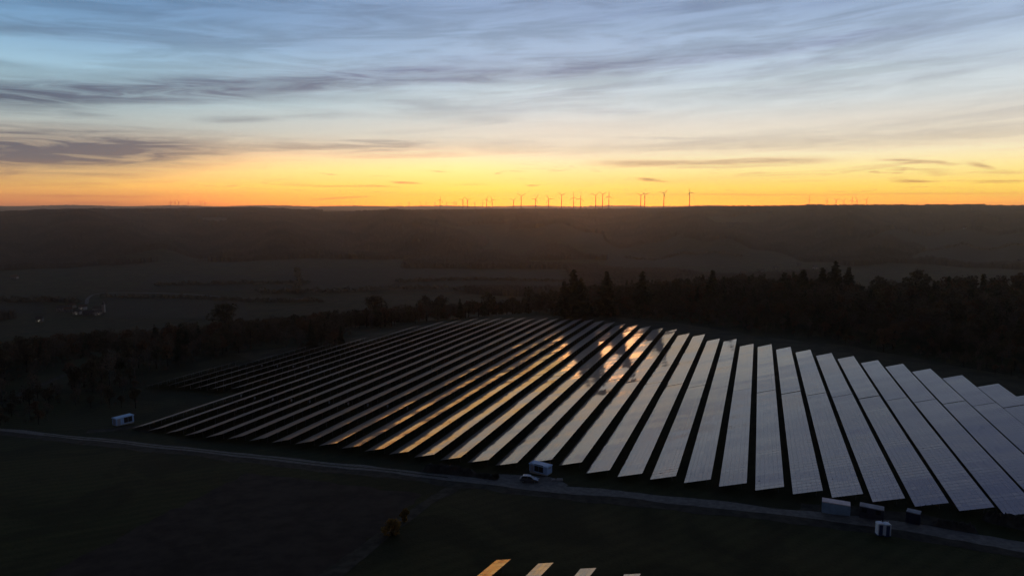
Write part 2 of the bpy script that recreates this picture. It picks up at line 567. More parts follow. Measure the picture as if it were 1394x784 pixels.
M_birch = mat('pale_bark', (0.12, 0.115, 0.105), 0.9, var=0.6, scale=1.5, spec=0.1)
M_tower = mat('turbine_paint', (0.12, 0.12, 0.125), 0.6, var=0.08, scale=0.05)
M_wall = mat('house_render', (0.30, 0.29, 0.27), 0.8, var=0.15, scale=0.3)
M_wall2 = mat('grey_house_render', (0.16, 0.155, 0.15), 0.8, var=0.2, scale=0.3)
M_roof = mat('clay_tile_roof', (0.12, 0.055, 0.04), 0.8, var=0.35, scale=0.5)
M_slate = mat('slate_roof', (0.06, 0.06, 0.065), 0.7, var=0.3, scale=0.5)
M_pane = mat('dark_window', (0.02, 0.022, 0.028), 0.15, var=0.1, scale=2.0, spec=0.5)
M_lit = mat('lit_window', (0.8, 0.7, 0.5), 0.4, var=0.1, scale=2.0, emit=(1.0, 0.86, 0.62), estr=0.4)
M_litdim = mat('dim_lit_window', (0.8, 0.7, 0.5), 0.4, var=0.1, scale=2.0, emit=(1.0, 0.82, 0.6), estr=0.3)
M_lampglass = mat('street_lamp_glass', (0.9, 0.9, 0.85), 0.4, var=0.05, scale=2.0, emit=(1.0, 0.9, 0.72), estr=0.7)


def leaf_mat(name, a, b):
    m = bpy.data.materials.new(name)
    m.use_nodes = True
    T = NT(m.node_tree)
    p = T.n['Principled BSDF']
    tcn = T.node('ShaderNodeTexCoord')
    inf = T.node('ShaderNodeObjectInfo')
    n = T.noise(tcn.outputs['Object'], 0.55, 4.0, 0.65)
    c = T.mix(T.ss(n, 0.35, 0.65), a + (1,), b + (1,))
    c = T.mix(T.m('MULTIPLY', inf.outputs['Random'], 0.5), c, tuple(v * 0.55 for v in a) + (1,))
    T.l.new(c, p.inputs['Base Color'])
    p.inputs['Roughness'].default_value = 0.85
    p.inputs['Specular IOR Level'].default_value = 0.15
    tr = T.node('ShaderNodeBsdfTranslucent')
    T.l.new(c, tr.inputs[0])
    mx = T.node('ShaderNodeMixShader')
    mx.inputs[0].default_value = 0.45
    T.l.new(p.outputs[0], mx.inputs[1])
    T.l.new(tr.outputs[0], mx.inputs[2])
    T.l.new(mx.outputs[0], T.n['Material Output'].inputs[0])
    return m


M_needle = leaf_mat('needles', (0.055, 0.054, 0.034), (0.080, 0.074, 0.046))
M_leafdark = leaf_mat('dark_leaves', (0.085, 0.070, 0.046), (0.115, 0.092, 0.058))
M_leafrust = leaf_mat('russet_leaves', (0.125, 0.074, 0.048), (0.155, 0.092, 0.056))
M_leafbrown = leaf_mat('brown_twigs', (0.120, 0.092, 0.070), (0.155, 0.118, 0.088))
M_leafochre = leaf_mat('ochre_leaves', (0.30, 0.19, 0.060), (0.42, 0.28, 0.085))


def solar_material():
    m = bpy.data.materials.new('solar_glass')
    m.use_nodes = True
    T = NT(m.node_tree)
    p = T.n['Principled BSDF']
    tcn = T.node('ShaderNodeTexCoord')
    o = tcn.outputs['Object']
    n = T.noise(o, 0.16, 4.0, 0.6)
    n2 = T.noise(o, 1.5, 3.0, 0.6)
    c = T.mix(T.ss(n, 0.35, 0.65), (0.010, 0.011, 0.017, 1), (0.018, 0.018, 0.022, 1))
    T.l.new(c, p.inputs['Base Color'])
    # half of the light mirrors off smooth glass, half off its fine texture
    def optics(q, rough):
        T.put(q.inputs['Base Color'], c)
        T.put(q.inputs['Roughness'], rough)
        q.inputs['IOR'].default_value = 2.8
        q.inputs['Specular Tint'].default_value = (1.0, 0.80, 0.62, 1)
        q.inputs['Sheen Weight'].default_value = 0.55      # added sheen imitates the grey sky reflection on rows seen at grazing angles
        q.inputs['Sheen Roughness'].default_value = 0.26
        q.inputs['Sheen Tint'].default_value = (0.85, 0.78, 0.74, 1)
    optics(p, T.m('ADD', T.m('MULTIPLY', n2, 0.05), 0.04))
    p2 = T.node('ShaderNodeBsdfPrincipled')
    optics(p2, 0.30)
    mx = T.node('ShaderNodeMixShader')
    mx.inputs[0].default_value = 0.2
    T.l.new(p.outputs[0], mx.inputs[1])
    T.l.new(p2.outputs[0], mx.inputs[2])
    T.l.new(mx.outputs[0], T.n['Material Output'].inputs[0])
    return m


M_solar = solar_material()
M_frame = mat('module_frame', (0.05, 0.05, 0.055), 0.5, metal=0.4, var=0.2, scale=1.0)
M_back = mat('module_backsheet', (0.05, 0.05, 0.055), 0.7, var=0.2, scale=1.0)
M_box = mat('inverter_casing', (0.22, 0.22, 0.22), 0.5, var=0.1, scale=2.0)

# ------------------------------------------------------------------ ground sheet
az_f = np.concatenate([np.arange(-180, -56, 6.0), np.arange(-56, 56, 0.32), np.arange(56, 180, 6.0)])
rad = np.concatenate([np.linspace(12, 60, 14)[:-1], np.linspace(60, 420, 230)[:-1], np.geomspace(420, 5200, 240)[:-1], np.geomspace(5200, 14500, 50)])
A_, D_ = np.meshgrid(np.radians(az_f), rad)
GX, GY = D_ * np.sin(A_), D_ * np.cos(A_)
GZ = terrain(GX, GY)
nr, na = GX.shape
idx = np.arange(nr * na).reshape(nr, na)
nxt = np.roll(idx, -1, axis=1)
faces = np.stack([idx[:-1], nxt[:-1], nxt[1:], idx[1:]], axis=-1).reshape(-1, 4)
verts = np.stack([GX, GY, GZ], -1).reshape(-1, 3)
# close the middle
cidx = len(verts)
verts = np.vstack([verts, [[0, 0, float(terrain(0.0, 0.01))]]])
ring = np.stack([nxt[0], idx[0], np.full(na, cidx), np.full(na, cidx)], -1)
ground = np_mesh('ground', verts, faces[:, ::-1], M_ground, smooth=True)
fan = MB()
fan.add([tuple(verts[i]) for i in idx[0]] + [tuple(verts[cidx])], [((i + 1) % na, i, na) for i in range(na)])
tag(ground, kind='structure')
inner = fan.build('ground_below_camera', M_ground, None, True)
tag(inner, kind='structure')


# ------------------------------------------------------------------ haze
def build_haze():
    mb = MB()
    lo, hi = float(GZ.min()) - 4.0, 330.0
    mb.box((0, 0, (lo + hi) / 2), (30000, 30000, hi - lo))
    m = bpy.data.materials.new('haze')
    m.use_nodes = True
    T = NT(m.node_tree)
    T.n.clear()
    out = T.node('ShaderNodeOutputMaterial')
    v = T.node('ShaderNodeVolumePrincipled')
    v.inputs['Color'].default_value = (1.0, 0.82, 0.72, 1)
    v.inputs['Density'].default_value = HAZE_DENSITY
    v.inputs['Anisotropy'].default_value = HAZE_ANISO
    T.l.new(v.outputs[0], out.inputs['Volume'])
    o = mb.build('haze', m)
    tag(o, kind='stuff')
    return o


if HAZE_DENSITY > 0:
    build_haze()


# ------------------------------------------------------------------ roads, tracks, fields
def ribbon(name, pts, width, m, lift, widths=None, step=2.0):
    pts = [np.array(p[:2], float) for p in pts]
    out, wl = [], []
    for i in range(len(pts) - 1):
        n = max(2, int(np.linalg.norm(pts[i + 1] - pts[i]) / step))
        p0 = pts[max(i - 1, 0)]
        p3 = pts[min(i + 2, len(pts) - 1)]
        for k in range(n):
            t = k / n
            a = 2 * pts[i]
            b = pts[i + 1] - p0
            c = 2 * p0 - 5 * pts[i] + 4 * pts[i + 1] - p3
            d = -p0 + 3 * pts[i] - 3 * pts[i + 1] + p3
            out.append(0.5 * (a + b * t + c * t * t + d * t ** 3))
            wl.append(width if widths is None else widths[i] * (1 - t) + widths[i + 1] * t)
    out.append(pts[-1])
    wl.append(width if widths is None else widths[-1])
    out = np.array(out)
    wl = np.array(wl)
    tan = np.gradient(out, axis=0)
    tan /= np.linalg.norm(tan, axis=1)[:, None]
    nor = np.stack([-tan[:, 1], tan[:, 0]], 1)
    cols = []
    ks = np.linspace(-0.5, 0.5, 7)
    wob1 = np.convolve(rng.normal(0, 1, len(out)), np.ones(3) / 3, 'same') * 0.20
    wob2 = np.convolve(rng.normal(0, 1, len(out)), np.ones(3) / 3, 'same') * 0.20
    for k in ks:
        ww = wl * (1 + (wob1 if k < 0 else wob2) * (abs(k) == 0.5))
        q = out + nor * (k * ww)[:, None]
        cols.append(np.column_stack([q, terrain(q[:, 0], q[:, 1]) + lift]))
    V = np.stack(cols, 1)
    n, c = V.shape[:2]
    ii = np.arange(n * c).reshape(n, c)
    F = np.stack([ii[:-1, :-1], ii[:-1, 1:], ii[1:, 1:], ii[1:, :-1]], -1).reshape(-1, 4)
    o = np_mesh(name, V.reshape(-1, 3), F[:, ::-1], m, smooth=True)
    return tag(o, kind='structure')


def patch(name, quad, m, lift, n=(30, 14), rag=0.0):
    """a field: four corners on the ground, draped over the terrain"""
    P = [hit(*p)[:2] for p in quad]
    V = []
    for j in range(n[1] + 1):
        for i in range(n[0] + 1):
            a, b = i / n[0], j / n[1]
            p = (P[0] * (1 - a) + P[1] * a) * (1 - b) + (P[3] * (1 - a) + P[2] * a) * b
            e = rag * (i in (0, n[0]) or j in (0, n[1]))
            p = p + rng.normal(0, 1, 2) * e
            V.append((p[0], p[1], float(terrain(p[0], p[1])) + lift))
    ii = np.arange((n[0] + 1) * (n[1] + 1)).reshape(n[1] + 1, n[0] + 1)
    F = np.stack([ii[:-1, :-1], ii[:-1, 1:], ii[1:, 1:], ii[1:, :-1]], -1).reshape(-1, 4)
    o = np_mesh(name, np.array(V), F, m, smooth=True)
    return tag(o, kind='structure')


road_px = [(-60, 580), (15, 586), (60, 591), (200, 606), (350, 621.5), (480, 635.5), (610, 650), (700, 659.5), (800, 669), (900, 679), (1050, 694.5), (1180, 710), (1290, 727), (1394, 745), (1500, 766)]
road_pts = [hit(*p) for p in road_px]
ribbon('gravel_road', road_pts, 3.4, M_gravel, 0.06, widths=[2.6, 2.8, 3.0, 3.1, 3.2, 3.3, 3.6, 4.6, 4.4, 4.0, 4.0, 4.2, 5.0, 5.0, 5.0])
ribbon('grass_median', road_pts[2:7], 0.55, M_ground, 0.075, step=1.0)
ribbon('road_verge', [p + np.array([0.5, -2.2, 0]) for p in road_pts], 7.5, M_gravel_dim, 0.03)
ribbon('parking_apron', [hit(*p) for p in [(668, 648), (700, 651), (740, 655), (770, 662)]], 5.0, M_gravel, 0.05, widths=[2.5, 6.0, 6.5, 2.0])
ribbon('compound_floor', [hit(*p) for p in [(1090, 690), (1180, 701), (1260, 712), (1330, 722)]], 9, M_gravel_dim, 0.04, widths=[5, 9, 9, 5])
ribbon('station_apron', [hit(*p) for p in [(118, 588), (150, 585), (185, 581), (215, 588)]], 4.5, M_gravel_dim, 0.05)
ribbon('grass_track', [hit(*p) for p in [(430, 800), (470, 768), (530, 722), (585, 682), (620, 662)]], 2.6, M_track, 0.04, widths=[4, 3.4, 2.8, 2.6, 3.2])
ribbon('woodland_path', [hit(*p) for p in [(20, 540), (75, 516), (110, 502), (150, 487), (195, 476)]], 3.0, M_track, 0.06)
ribbon('valley_lane', [hit(*p) for p in [(118, 414), (121, 405), (135, 400), (180, 398.5), (260, 401), (330, 406), (420, 407)]], 5.5, M_asphalt, 0.5, step=12)
patch('ploughed_field', [(60, 782), (338, 643), (575, 672), (425, 800)], M_soil, 0.02, rag=0.4)
for q, m in [([(135, 433), (340, 436), (330, 405), (150, 400)], M_crop), ([(350, 398), (640, 398), (640, 368), (380, 366)], M_crop),
             ([(180, 396), (345, 396), (340, 375), (210, 374)], M_crop), ([(640, 396), (780, 393), (760, 371), (640, 369)], M_crop), ([(-10, 425), (60, 428), (60, 402), (-10, 404)], M_crop),
             ([(810, 365), (1010, 360), (990, 336), (860, 344)], M_crop), ([(900, 340), (1010, 338), (985, 330), (915, 332)], M_crop), ([(1240, 352), (1394, 356), (1394, 318), (1290, 316)], M_crop),
             ([(1180, 330), (1280, 336), (1290, 318), (1220, 314)], M_crop), ([(270, 301), (310, 301), (308, 296.5), (276, 296.5)], M_stubble)]:
    patch('valley_field', q, m, 0.8, (24, 10), 1.5)

M_mown = mat('mown_grass', (0.075, 0.070, 0.036), 0.95, var=0.45, scale=0.12, spec=0.1)
# ------------------------------------------------------------------ solar tables
TILT = R(16.0)
SLANT = 5.95
NMOD = 6                          # modules stacked up the slope, landscape
MODL = 1.68


def ordinal(n):
    w = ['first', 'second', 'third', 'fourth', 'fifth', 'sixth', 'seventh', 'eighth', 'ninth', 'tenth', 'eleventh', 'twelfth', 'thirteenth', 'fourteenth',
         'fifteenth', 'sixteenth', 'seventeenth', 'eighteenth', 'nineteenth', 'twentieth']
    if n <= 20:
        return w[n - 1]
    tens = {2: 'twenty', 3: 'thirty', 4: 'forty'}[n // 10]
    if n % 10 == 0:
        return {20: 'twentieth', 30: 'thirtieth', 40: 'fortieth'}[n]
    return tens + '-' + w[n % 10 - 1]


def solar_table(hi_pts, across, label, group, box_at=None, tilt=TILT, slant=SLANT, nmod=NMOD):
    """hi_pts: (2,3) world ends of the upper edge; across: unit horizontal vector from upper to lower edge"""
    A, B = np.array(hi_pts[0], float), np.array(hi_pts[1], float)
    L = np.linalg.norm(B - A)
    n = max(3, int(round(L / MODL)))
    ax = np.array([across[0], across[1], 0.0])
    down = ax * math.cos(tilt) + np.array([0, 0, -math.sin(tilt)])
    base = np.array([A[0], A[1], float(terrain(A[0], A[1]))])
    root = empty('solar_table', base, 0, label, 'solar panels', group)
    t = np.linspace(0, 1, n + 1)
    line = A + (B - A) * t[:, None]
    ph = rng.uniform(0, 6.28)
    line[:, 2] += 0.035 * np.sin(t * L / 17.0 + ph) + 0.02 * np.sin(t * L / 6.3 + 2 * ph)
    g = 0.014
    gx = 0.030
    bias = rng.normal(0, 0.003, nmod)
    V, F, mi = [], [], []
    al = (B - A) / L
    nor = np.cross(down, al)
    if nor[2] < 0:
        nor = -nor
    h = slant / nmod
    jit = rng.normal(0, 0.0022, (n, nmod, 2))
    jit[:, :, 0] += (np.convolve(rng.normal(0, 0.0042, n + 2), [0.5, 1, 0.5], 'same')[1:-1])[:, None]
    for i in range(n):
        p0, p1 = line[i], line[i + 1]
        d = p1 - p0
        for j in range(nmod):
            a = p0 + d * (gx / MODL) + down * (j * h + g)
            b = p1 - d * (gx / MODL) + down * (j * h + g)
            c = p1 - d * (gx / MODL) + down * ((j + 1) * h - g)
            e = p0 + d * (gx / MODL) + down * ((j + 1) * h - g)
            o = len(V)
            da, db = jit[i, j]
            db += bias[j]
            V += [a + nor * (da + db), b + nor * (-da + db), c + nor * (-da - db), e + nor * (da - db)]
            F.append((o, o + 1, o + 2, o + 3))
            mi.append(0)
    # rail-and-frame slab under the glass (12 mm lower), with its back
    o = len(V)
    for i in range(n + 1):
        V += [line[i] - nor * 0.014, line[i] + down * slant - nor * 0.014, line[i] - nor * 0.05, line[i] + down * slant - nor * 0.05]
    for i in range(n):
        q = o + 4 * i
        F += [(q, q + 4, q + 5, q + 1), (q + 2, q + 3, q + 7, q + 6), (q, q + 2, q + 6, q + 4), (q + 1, q + 5, q + 7, q + 3)]
        mi += [1, 2, 1, 1]
    q = o + 4 * n
    F += [(o, o + 1, o + 3, o + 2), (q, q + 2, q + 3, q + 1)]
    mi += [1, 1]
    V = np.array(V) - base
    F = np.array(F)
    nn = np.cross(V[F[:, 1]] - V[F[:, 0]], V[F[:, 3]] - V[F[:, 0]])
    flip = np.zeros(len(F), bool)
    flip[:n * nmod] = (nn[:n * nmod] @ nor) < 0
    F[flip] = F[flip][:, ::-1]
    np_mesh('module_field', V, F, [M_solar, M_frame, M_back], root, mi)
    # posts, rafters and purlins
    fr = MB()
    k = max(2, int(L / 4.2))
    for i in range(k):
        f = (i + 0.5) / k
        p = A + (B - A) * f
        for off, r_ in ((0.19 * slant, 0.05), (0.74 * slant, 0.05)):
            w = p + down * off - nor * 0.15
            gz = float(terrain(w[0], w[1])) - 0.3
            fr.tube([w - base, np.array([w[0], w[1], gz]) - base], [r_, r_], 5)
        fr.tube([p + down * 0.3 - nor * 0.13 - base, p + down * (slant - 0.3) - nor * 0.13 - base], [0.05, 0.05], 4)
    for off in (0.2 * slant, 0.5 * slant, 0.8 * slant):
        fr.tube([A + al * 0.1 + down * off - nor * 0.085 - base, B - al * 0.1 + down * off - nor * 0.085 - base], [0.03, 0.03], 4)
    fr.build('support_frame', M_steel, root)
    if box_at is not None:
        p = A + (B - A) * box_at + down * 0.12 - nor * 0.75 - base
        bx = MB()
        bx.box((0, 0, 0), (0.6, 0.3, 0.7), math.atan2(al[1], al[0]))
        bx.box((0, 0, -0.5), (0.35, 0.2, 0.14), math.atan2(al[1], al[0]))
        b = bx.build('inverter_box', M_box, root)
        b.location = p
    return root


near_app = {-24: 138.8, -23: 138.4, -22: 138.4, -21: 138.8, -20: 139.5, -19: 140.3, -18: 141.3, -17: 142.3, -16: 143.3, -15: 144.2, -14: 144.5, -13: 144.8, -12: 145.2, -11: 145.5,
            -10: 145.9, -9: 146.6, -8: 147.2, -7: 152.0, -6: 152.6, -5: 150.1, -4: 150.7, -3: 151.6, -2: 152.4, -1: 153.0, 0: 153.7, 1: 154.4, 2: 155.2, 3: 155.8, 4: 156.4, 5: 157.0,
            6: 157.8, 7: 158.4, 8: 159.2, 9: 160.0, -25: 181.6, -26: 178.7, -27: 177.6, -28: 176.4, -29: 176.1, -30: 174.4}
far_app = {10: 263.0, 9: 272.8, 8: 282.3, 7: 290.3, 6: 295.6, 5: 299.4, 4: 304.9, 3: 307.9, 2: 312.4, 1: 316.0, 0: 319.4, -1: 317.9, -2: 326.9, -3: 325.3, -4: 334.1, -5: 334.1, -6: 343.5,
           -7: 345.6, -8: 348.8, -9: 350.4, -10: 350.9, -11: 355.0, -12: 357.6, -13: 360.0, -14: 359.4, -15: 356.9, -16: 356.1, -17: 355.8, -18: 351.5, -19: 353.0, -20: 351.0, -21: 347.0,
           -22: 343.7, -23: 342.7, -24: 333.0, -25: 327.1, -26: 311.0, -27: 273.2, -28: 256.0, -29: 250.2, -30: 213.0}
box_app = {-15: 180.3, -16: 179.7, -17: 178.9, -18: 178.1, -19: 177.2, -20: 176.0, -21: 175.2, -22: 174.1, -23: 173.2, -24: 174.1, -25: 215.2, -26: 214.1, -27: 212.5, -28: 211.0}
box_far = {-20: 258.0, -13: 265.0, -10: 262.0}
ACROSS = (-RQ[0], -RQ[1])


def true_s(u, app):
    s = app
    for _ in range(12):
        s = app * (CAM_H - float(edge_height(u, s))) / CAM_H
    return s


def edge_pt(u, s):
    x, y = xy(u, s)
    return (x, y, float(edge_height(u, s)))


ROW_U = lambda k: 7.1 + 7.5 * k
row_tilt = lambda k: R(np.interp(k, [-30, -21, -14, -8, -6, 0, 10], [16.2, 15.6, 14.4, 14.7, 15.4, 16.2, 16.2]))


def tint(k, half):
    if k >= 3:
        return 'blue grey'
    if k >= -5:
        return 'silver grey'
    if half == 'near':
        return 'pale gold' if k >= -8 else 'orange gold' if k >= -13 else 'dull amber' if k >= -15 else 'thin dark grey'
    return 'half gold half grey' if k >= -9 else 'muted grey' if k >= -14 else 'thin grey'


far_ends = []
for k in range(-30, 11):
    u = ROW_U(k)
    num = ordinal(k + 31) if k <= -8 else None
    place = ('%s solar row from the left' % ordinal(k + 31)) if k <= -8 else ('%s solar row from the right' % ordinal(11 - k))
    sf = true_s(u, far_app[k])
    far_ends.append((u, sf))
    seam_app = 237.6 + (0.115 if u > 0 else 0.07) * u
    grp = 'long solar rows of the hillside array'
    if k <= -25:
        sn = true_s(u, near_app[k])
        bx = (true_s(u, box_app[k]) - sn) / (sf - sn) if k in box_app else None
        solar_table([edge_pt(u, sn), edge_pt(u, sf)], ACROSS, '%s solar row, %s, set back at the field edge' % ('thin dark grey', place.replace('solar row ', '')), grp, bx, row_tilt(k))
        continue
    ss_ = true_s(u, seam_app)
    if k in near_app:
        sn = true_s(u, near_app[k])
        bx = (true_s(u, box_app[k]) - sn) / (ss_ - sn) if k in box_app else None
        solar_table([edge_pt(u, sn), edge_pt(u, ss_ - 0.25)], ACROSS, '%s near half of the %s' % (tint(k, 'near'), place), grp, bx, row_tilt(k))
    bx = (true_s(u, box_far[k]) - ss_) / (sf - ss_) if k in box_far else None
    solar_table([edge_pt(u, ss_ + 0.25), edge_pt(u, sf)], ACROSS, '%s far half of the %s' % (tint(k, 'far'), place), grp, bx, row_tilt(k))

# four tables of the lower array, on the slope in front
LOW_AZ = R(24.5)
lr = np.array([math.sin(LOW_AZ), math.cos(LOW_AZ)])
lq = np.array([math.cos(LOW_AZ), -math.sin(LOW_AZ)])
for i, (px, py, lab) in enumerate([(695.8, 760, 'deepest golden solar table end, leftmost of the four in the foreground'), (753.7, 765.3, 'paler golden solar table end, second from left in the foreground'),
                                   (812, 772.5, 'dull beige solar table end, third from left in the foreground'), (872.5, 780.2, 'blue grey solar table end, rightmost of the foreground four')]):
    e = hit(px, py, 1.7)
    P = []
    for dd in (26.0, 0.0):
        x, y = e[0] - lr[0] * dd, e[1] - lr[1] * dd
        P.append((x, y, float(terrain(x, y)) + 1.7))
    solar_table(P, (-lq[0], -lq[1]), lab, 'solar tables of the foreground array', slant=2.75, nmod=3)


# ------------------------------------------------------------------ buildings of the solar park
def aim(p, px2):                 # heading of the ground line from p to another surveyed spot
    q = hit(*px2)
    return math.atan2(q[1] - p[1], q[0] - p[0])


def station(pos, rz, label, L=5.2, Wd=2.7, Hh=2.65, gap=(0.3, 0.85)):
    root = empty('transformer_station', pos, rz, label, 'transformer station')
    b = MB()
    b.box((0, 0, 0.15), (L - 0.1, Wd - 0.1, 0.5))
    b.build('plinth', M_concrete, root)
    b = MB()
    b.box((0, 0, 0.4 + (Hh - 0.4) / 2), (L, Wd, Hh - 0.4))
    b.build('wall', M_white, root)
    b = MB()
    b.box((0, 0, Hh + 0.09), (L + 0.24, Wd + 0.24, 0.18))
    b.box((0, 0, Hh + 0.21), (L - 0.3, Wd - 0.3, 0.06))
    b.build('roof', M_roofpale, root)
    x0, x1 = -L / 2 + gap[0] * L, -L / 2 + gap[1] * L
    for i in range(2):
        d = MB()
        w = (x1 - x0) / 2
        cx = x0 + w * (i + 0.5)
        d.box((cx, -Wd / 2 - 0.02, 1.55), (w - 0.08, 0.06, 1.75))
        for kk in range(9):
            d.box((cx, -Wd / 2 - 0.065, 0.85 + kk * 0.18), (w - 0.2, 0.03, 0.06))
        d.build('louvre_door', M_vent, root)
    d = MB()
    d.box((-L / 2 + 0.75, -Wd / 2 - 0.02, 1.4), (0.95, 0.05, 1.95))
    do = d.build('door', M_whitedoor, root)
    hd = MB()
    hd.box((-L / 2 + 1.12, -Wd / 2 - 0.07, 1.4), (0.05, 0.06, 0.22))
    hd.build('handle', M_steel, do)
    ve = MB()
    ve.box((L / 2 + 0.02, 0, 1.9), (0.05, 1.0, 0.6))
    for kk in range(4):
        ve.box((L / 2 + 0.055, 0, 1.7 + kk * 0.13), (0.03, 0.9, 0.05))
    ve.build('vent_grille', M_whitedoor, root)
    ve = MB()
    ve.box((-L / 2 - 0.02, 0, 1.5), (0.05, 1.5, 1.9))
    ve.build('end_door', M_whitedoor, root)
    return root


p = hit(736, 643.5)
station(p, aim(hit(720, 641.5), (746, 646.5)), 'pale blue transformer station behind the parked car', 5.0, 2.25, 2.1, (0.28, 0.78))
p = hit(168, 577)
station(p, aim(hit(154, 581.5), (175, 577.5)), 'small white transformer station alone at the left edge of the array', 5.4, 2.6, 2.4, (0.42, 0.9))


def container(pos, rz, L, label, body, top, Hh=2.6, Wd=2.44, cat='container', name='site_container', window=False):
    root = empty(name, pos, rz, label, cat)
    b = MB()
    b.box((0, 0, 0.12 + Hh / 2), (L - 0.1, Wd - 0.1, Hh - 0.2))
    n = int(L / 0.28)
    for i in range(n):            # corrugation
        x = -L / 2 + 0.2 + (i + 0.5) * (L - 0.4) / n
        for sy in (-1, 1):
            b.box((x, sy * (Wd / 2 - 0.035), 0.12 + Hh / 2), (0.13, 0.05, Hh - 0.36))
    b.build('body', body, root)
    f = MB()
    for sx in (-1, 1):
        for sy in (-1, 1):
            f.box((sx * (L / 2 - 0.06), sy * (Wd / 2 - 0.06), 0.1 + Hh / 2), (0.14, 0.14, Hh - 0.02))
    for sy in (-1, 1):
        f.box((0, sy * (Wd / 2 - 0.05), 0.1), (L - 0.27, 0.13, 0.16))
    f.build('frame', body, root)
    r = MB()
    r.box((0, 0, Hh + 0.15), (L, Wd, 0.14))
    for i in range(int(L / 0.6)):
        r.box((-L / 2 + 0.4 + i * 0.6, 0, Hh + 0.235), (0.22, Wd - 0.3, 0.03))
    r.build('roof', top, root)
    for s_ in (-1, 1):
        d = MB()
        d.box((L / 2 - 0.02, s_ * Wd / 4, 0.12 + Hh / 2), (0.05, Wd / 2 - 0.14, Hh - 0.3))
        dd = d.build('door', body, root)
        h = MB()
        h.tube([(L / 2 + 0.04, s_ * 0.25, 0.4), (L / 2 + 0.04, s_ * 0.25, Hh - 0.1)], [0.025, 0.025], 6)
        h.build('lock_bar', M_steel, dd)
    if window:
        for x in (-L * 0.3, L * 0.28):
            w = MB()
            w.box((x, -Wd / 2 - 0.01, 1.6), (0.9, 0.06, 0.8))
            w.build('window', M_pane, root)
    return root


p = hit(1137.5, 697.5)
container(p, aim(hit(1120, 697), (1157, 701.5)), 5.1, 'grey blue site container with a pale pink roof beside the road', M_contgrey, M_conttop, Hh=2.1, Wd=2.1)
p = hit(1186, 704)
container(p, aim(hit(1170, 703), (1202, 708)), 4.2, 'dark site container with a dusty grey roof beside the blue grey container', M_contdark, M_contdarktop, window=True, Hh=2.1, Wd=2.0)
p = hit(1243, 711)
container(p, aim(hit(1233, 709), (1252, 713)), 2.3, 'small navy storage container at the right end of the containers', M_navy, M_navytop, Hh=2.1, Wd=1.8)


def toilet(pos, rz, label):
    root = empty('portable_toilet', pos, rz, label, 'portable toilet', 'pair of portable toilets by the road')
    b = MB()
    b.box((0, 0, 0.1), (1.12, 1.18, 0.2))
    b.build('skid', M_toiletblue, root)
    b = MB()
    for sx in (-1, 1):
        b.box((sx * 0.5, 0, 1.17), (0.08, 1.1, 1.95))
    b.box((0, 0.52, 1.17), (0.92, 0.06, 1.95))
    for sx in (-1, 1):
        b.box((sx * 0.4, -0.52, 1.17), (0.12, 0.07, 1.95))
    b.build('cabin_wall', M_toilet, root)
    d = MB()
    d.box((0, -0.5, 1.15), (0.66, 0.05, 1.85))
    do = d.build('door', M_toiletblue, root)
    h = MB()
    h.box((0.24, -0.55, 1.15), (0.05, 0.06, 0.16))
    h.build('handle', M_steel, do)
    r = MB()
    prof = [(-0.58, 2.15), (0.58, 2.15), (0.55, 2.27), (0.36, 2.38), (0, 2.43), (-0.36, 2.38), (-0.55, 2.27)]
    r.prism(prof, -0.6, 0.6)
    r.build('roof', M_toilet, root)
    v = MB()
    v.tube([(0.42, 0.42, 2.2), (0.42, 0.42, 2.6)], [0.05, 0.05], 8)
    v.build('vent_pipe', M_toilet, root)
    return root


pa, pb = hit(1197, 727.5), hit(1206.5, 728.5)
rz = math.atan2(pb[1] - pa[1], pb[0] - pa[0]) + 0.25
toilet(pa, rz, 'white portable toilet with a blue door, left one of the pair')
toilet(pb, rz, 'white portable toilet with a blue door, right one of the pair')


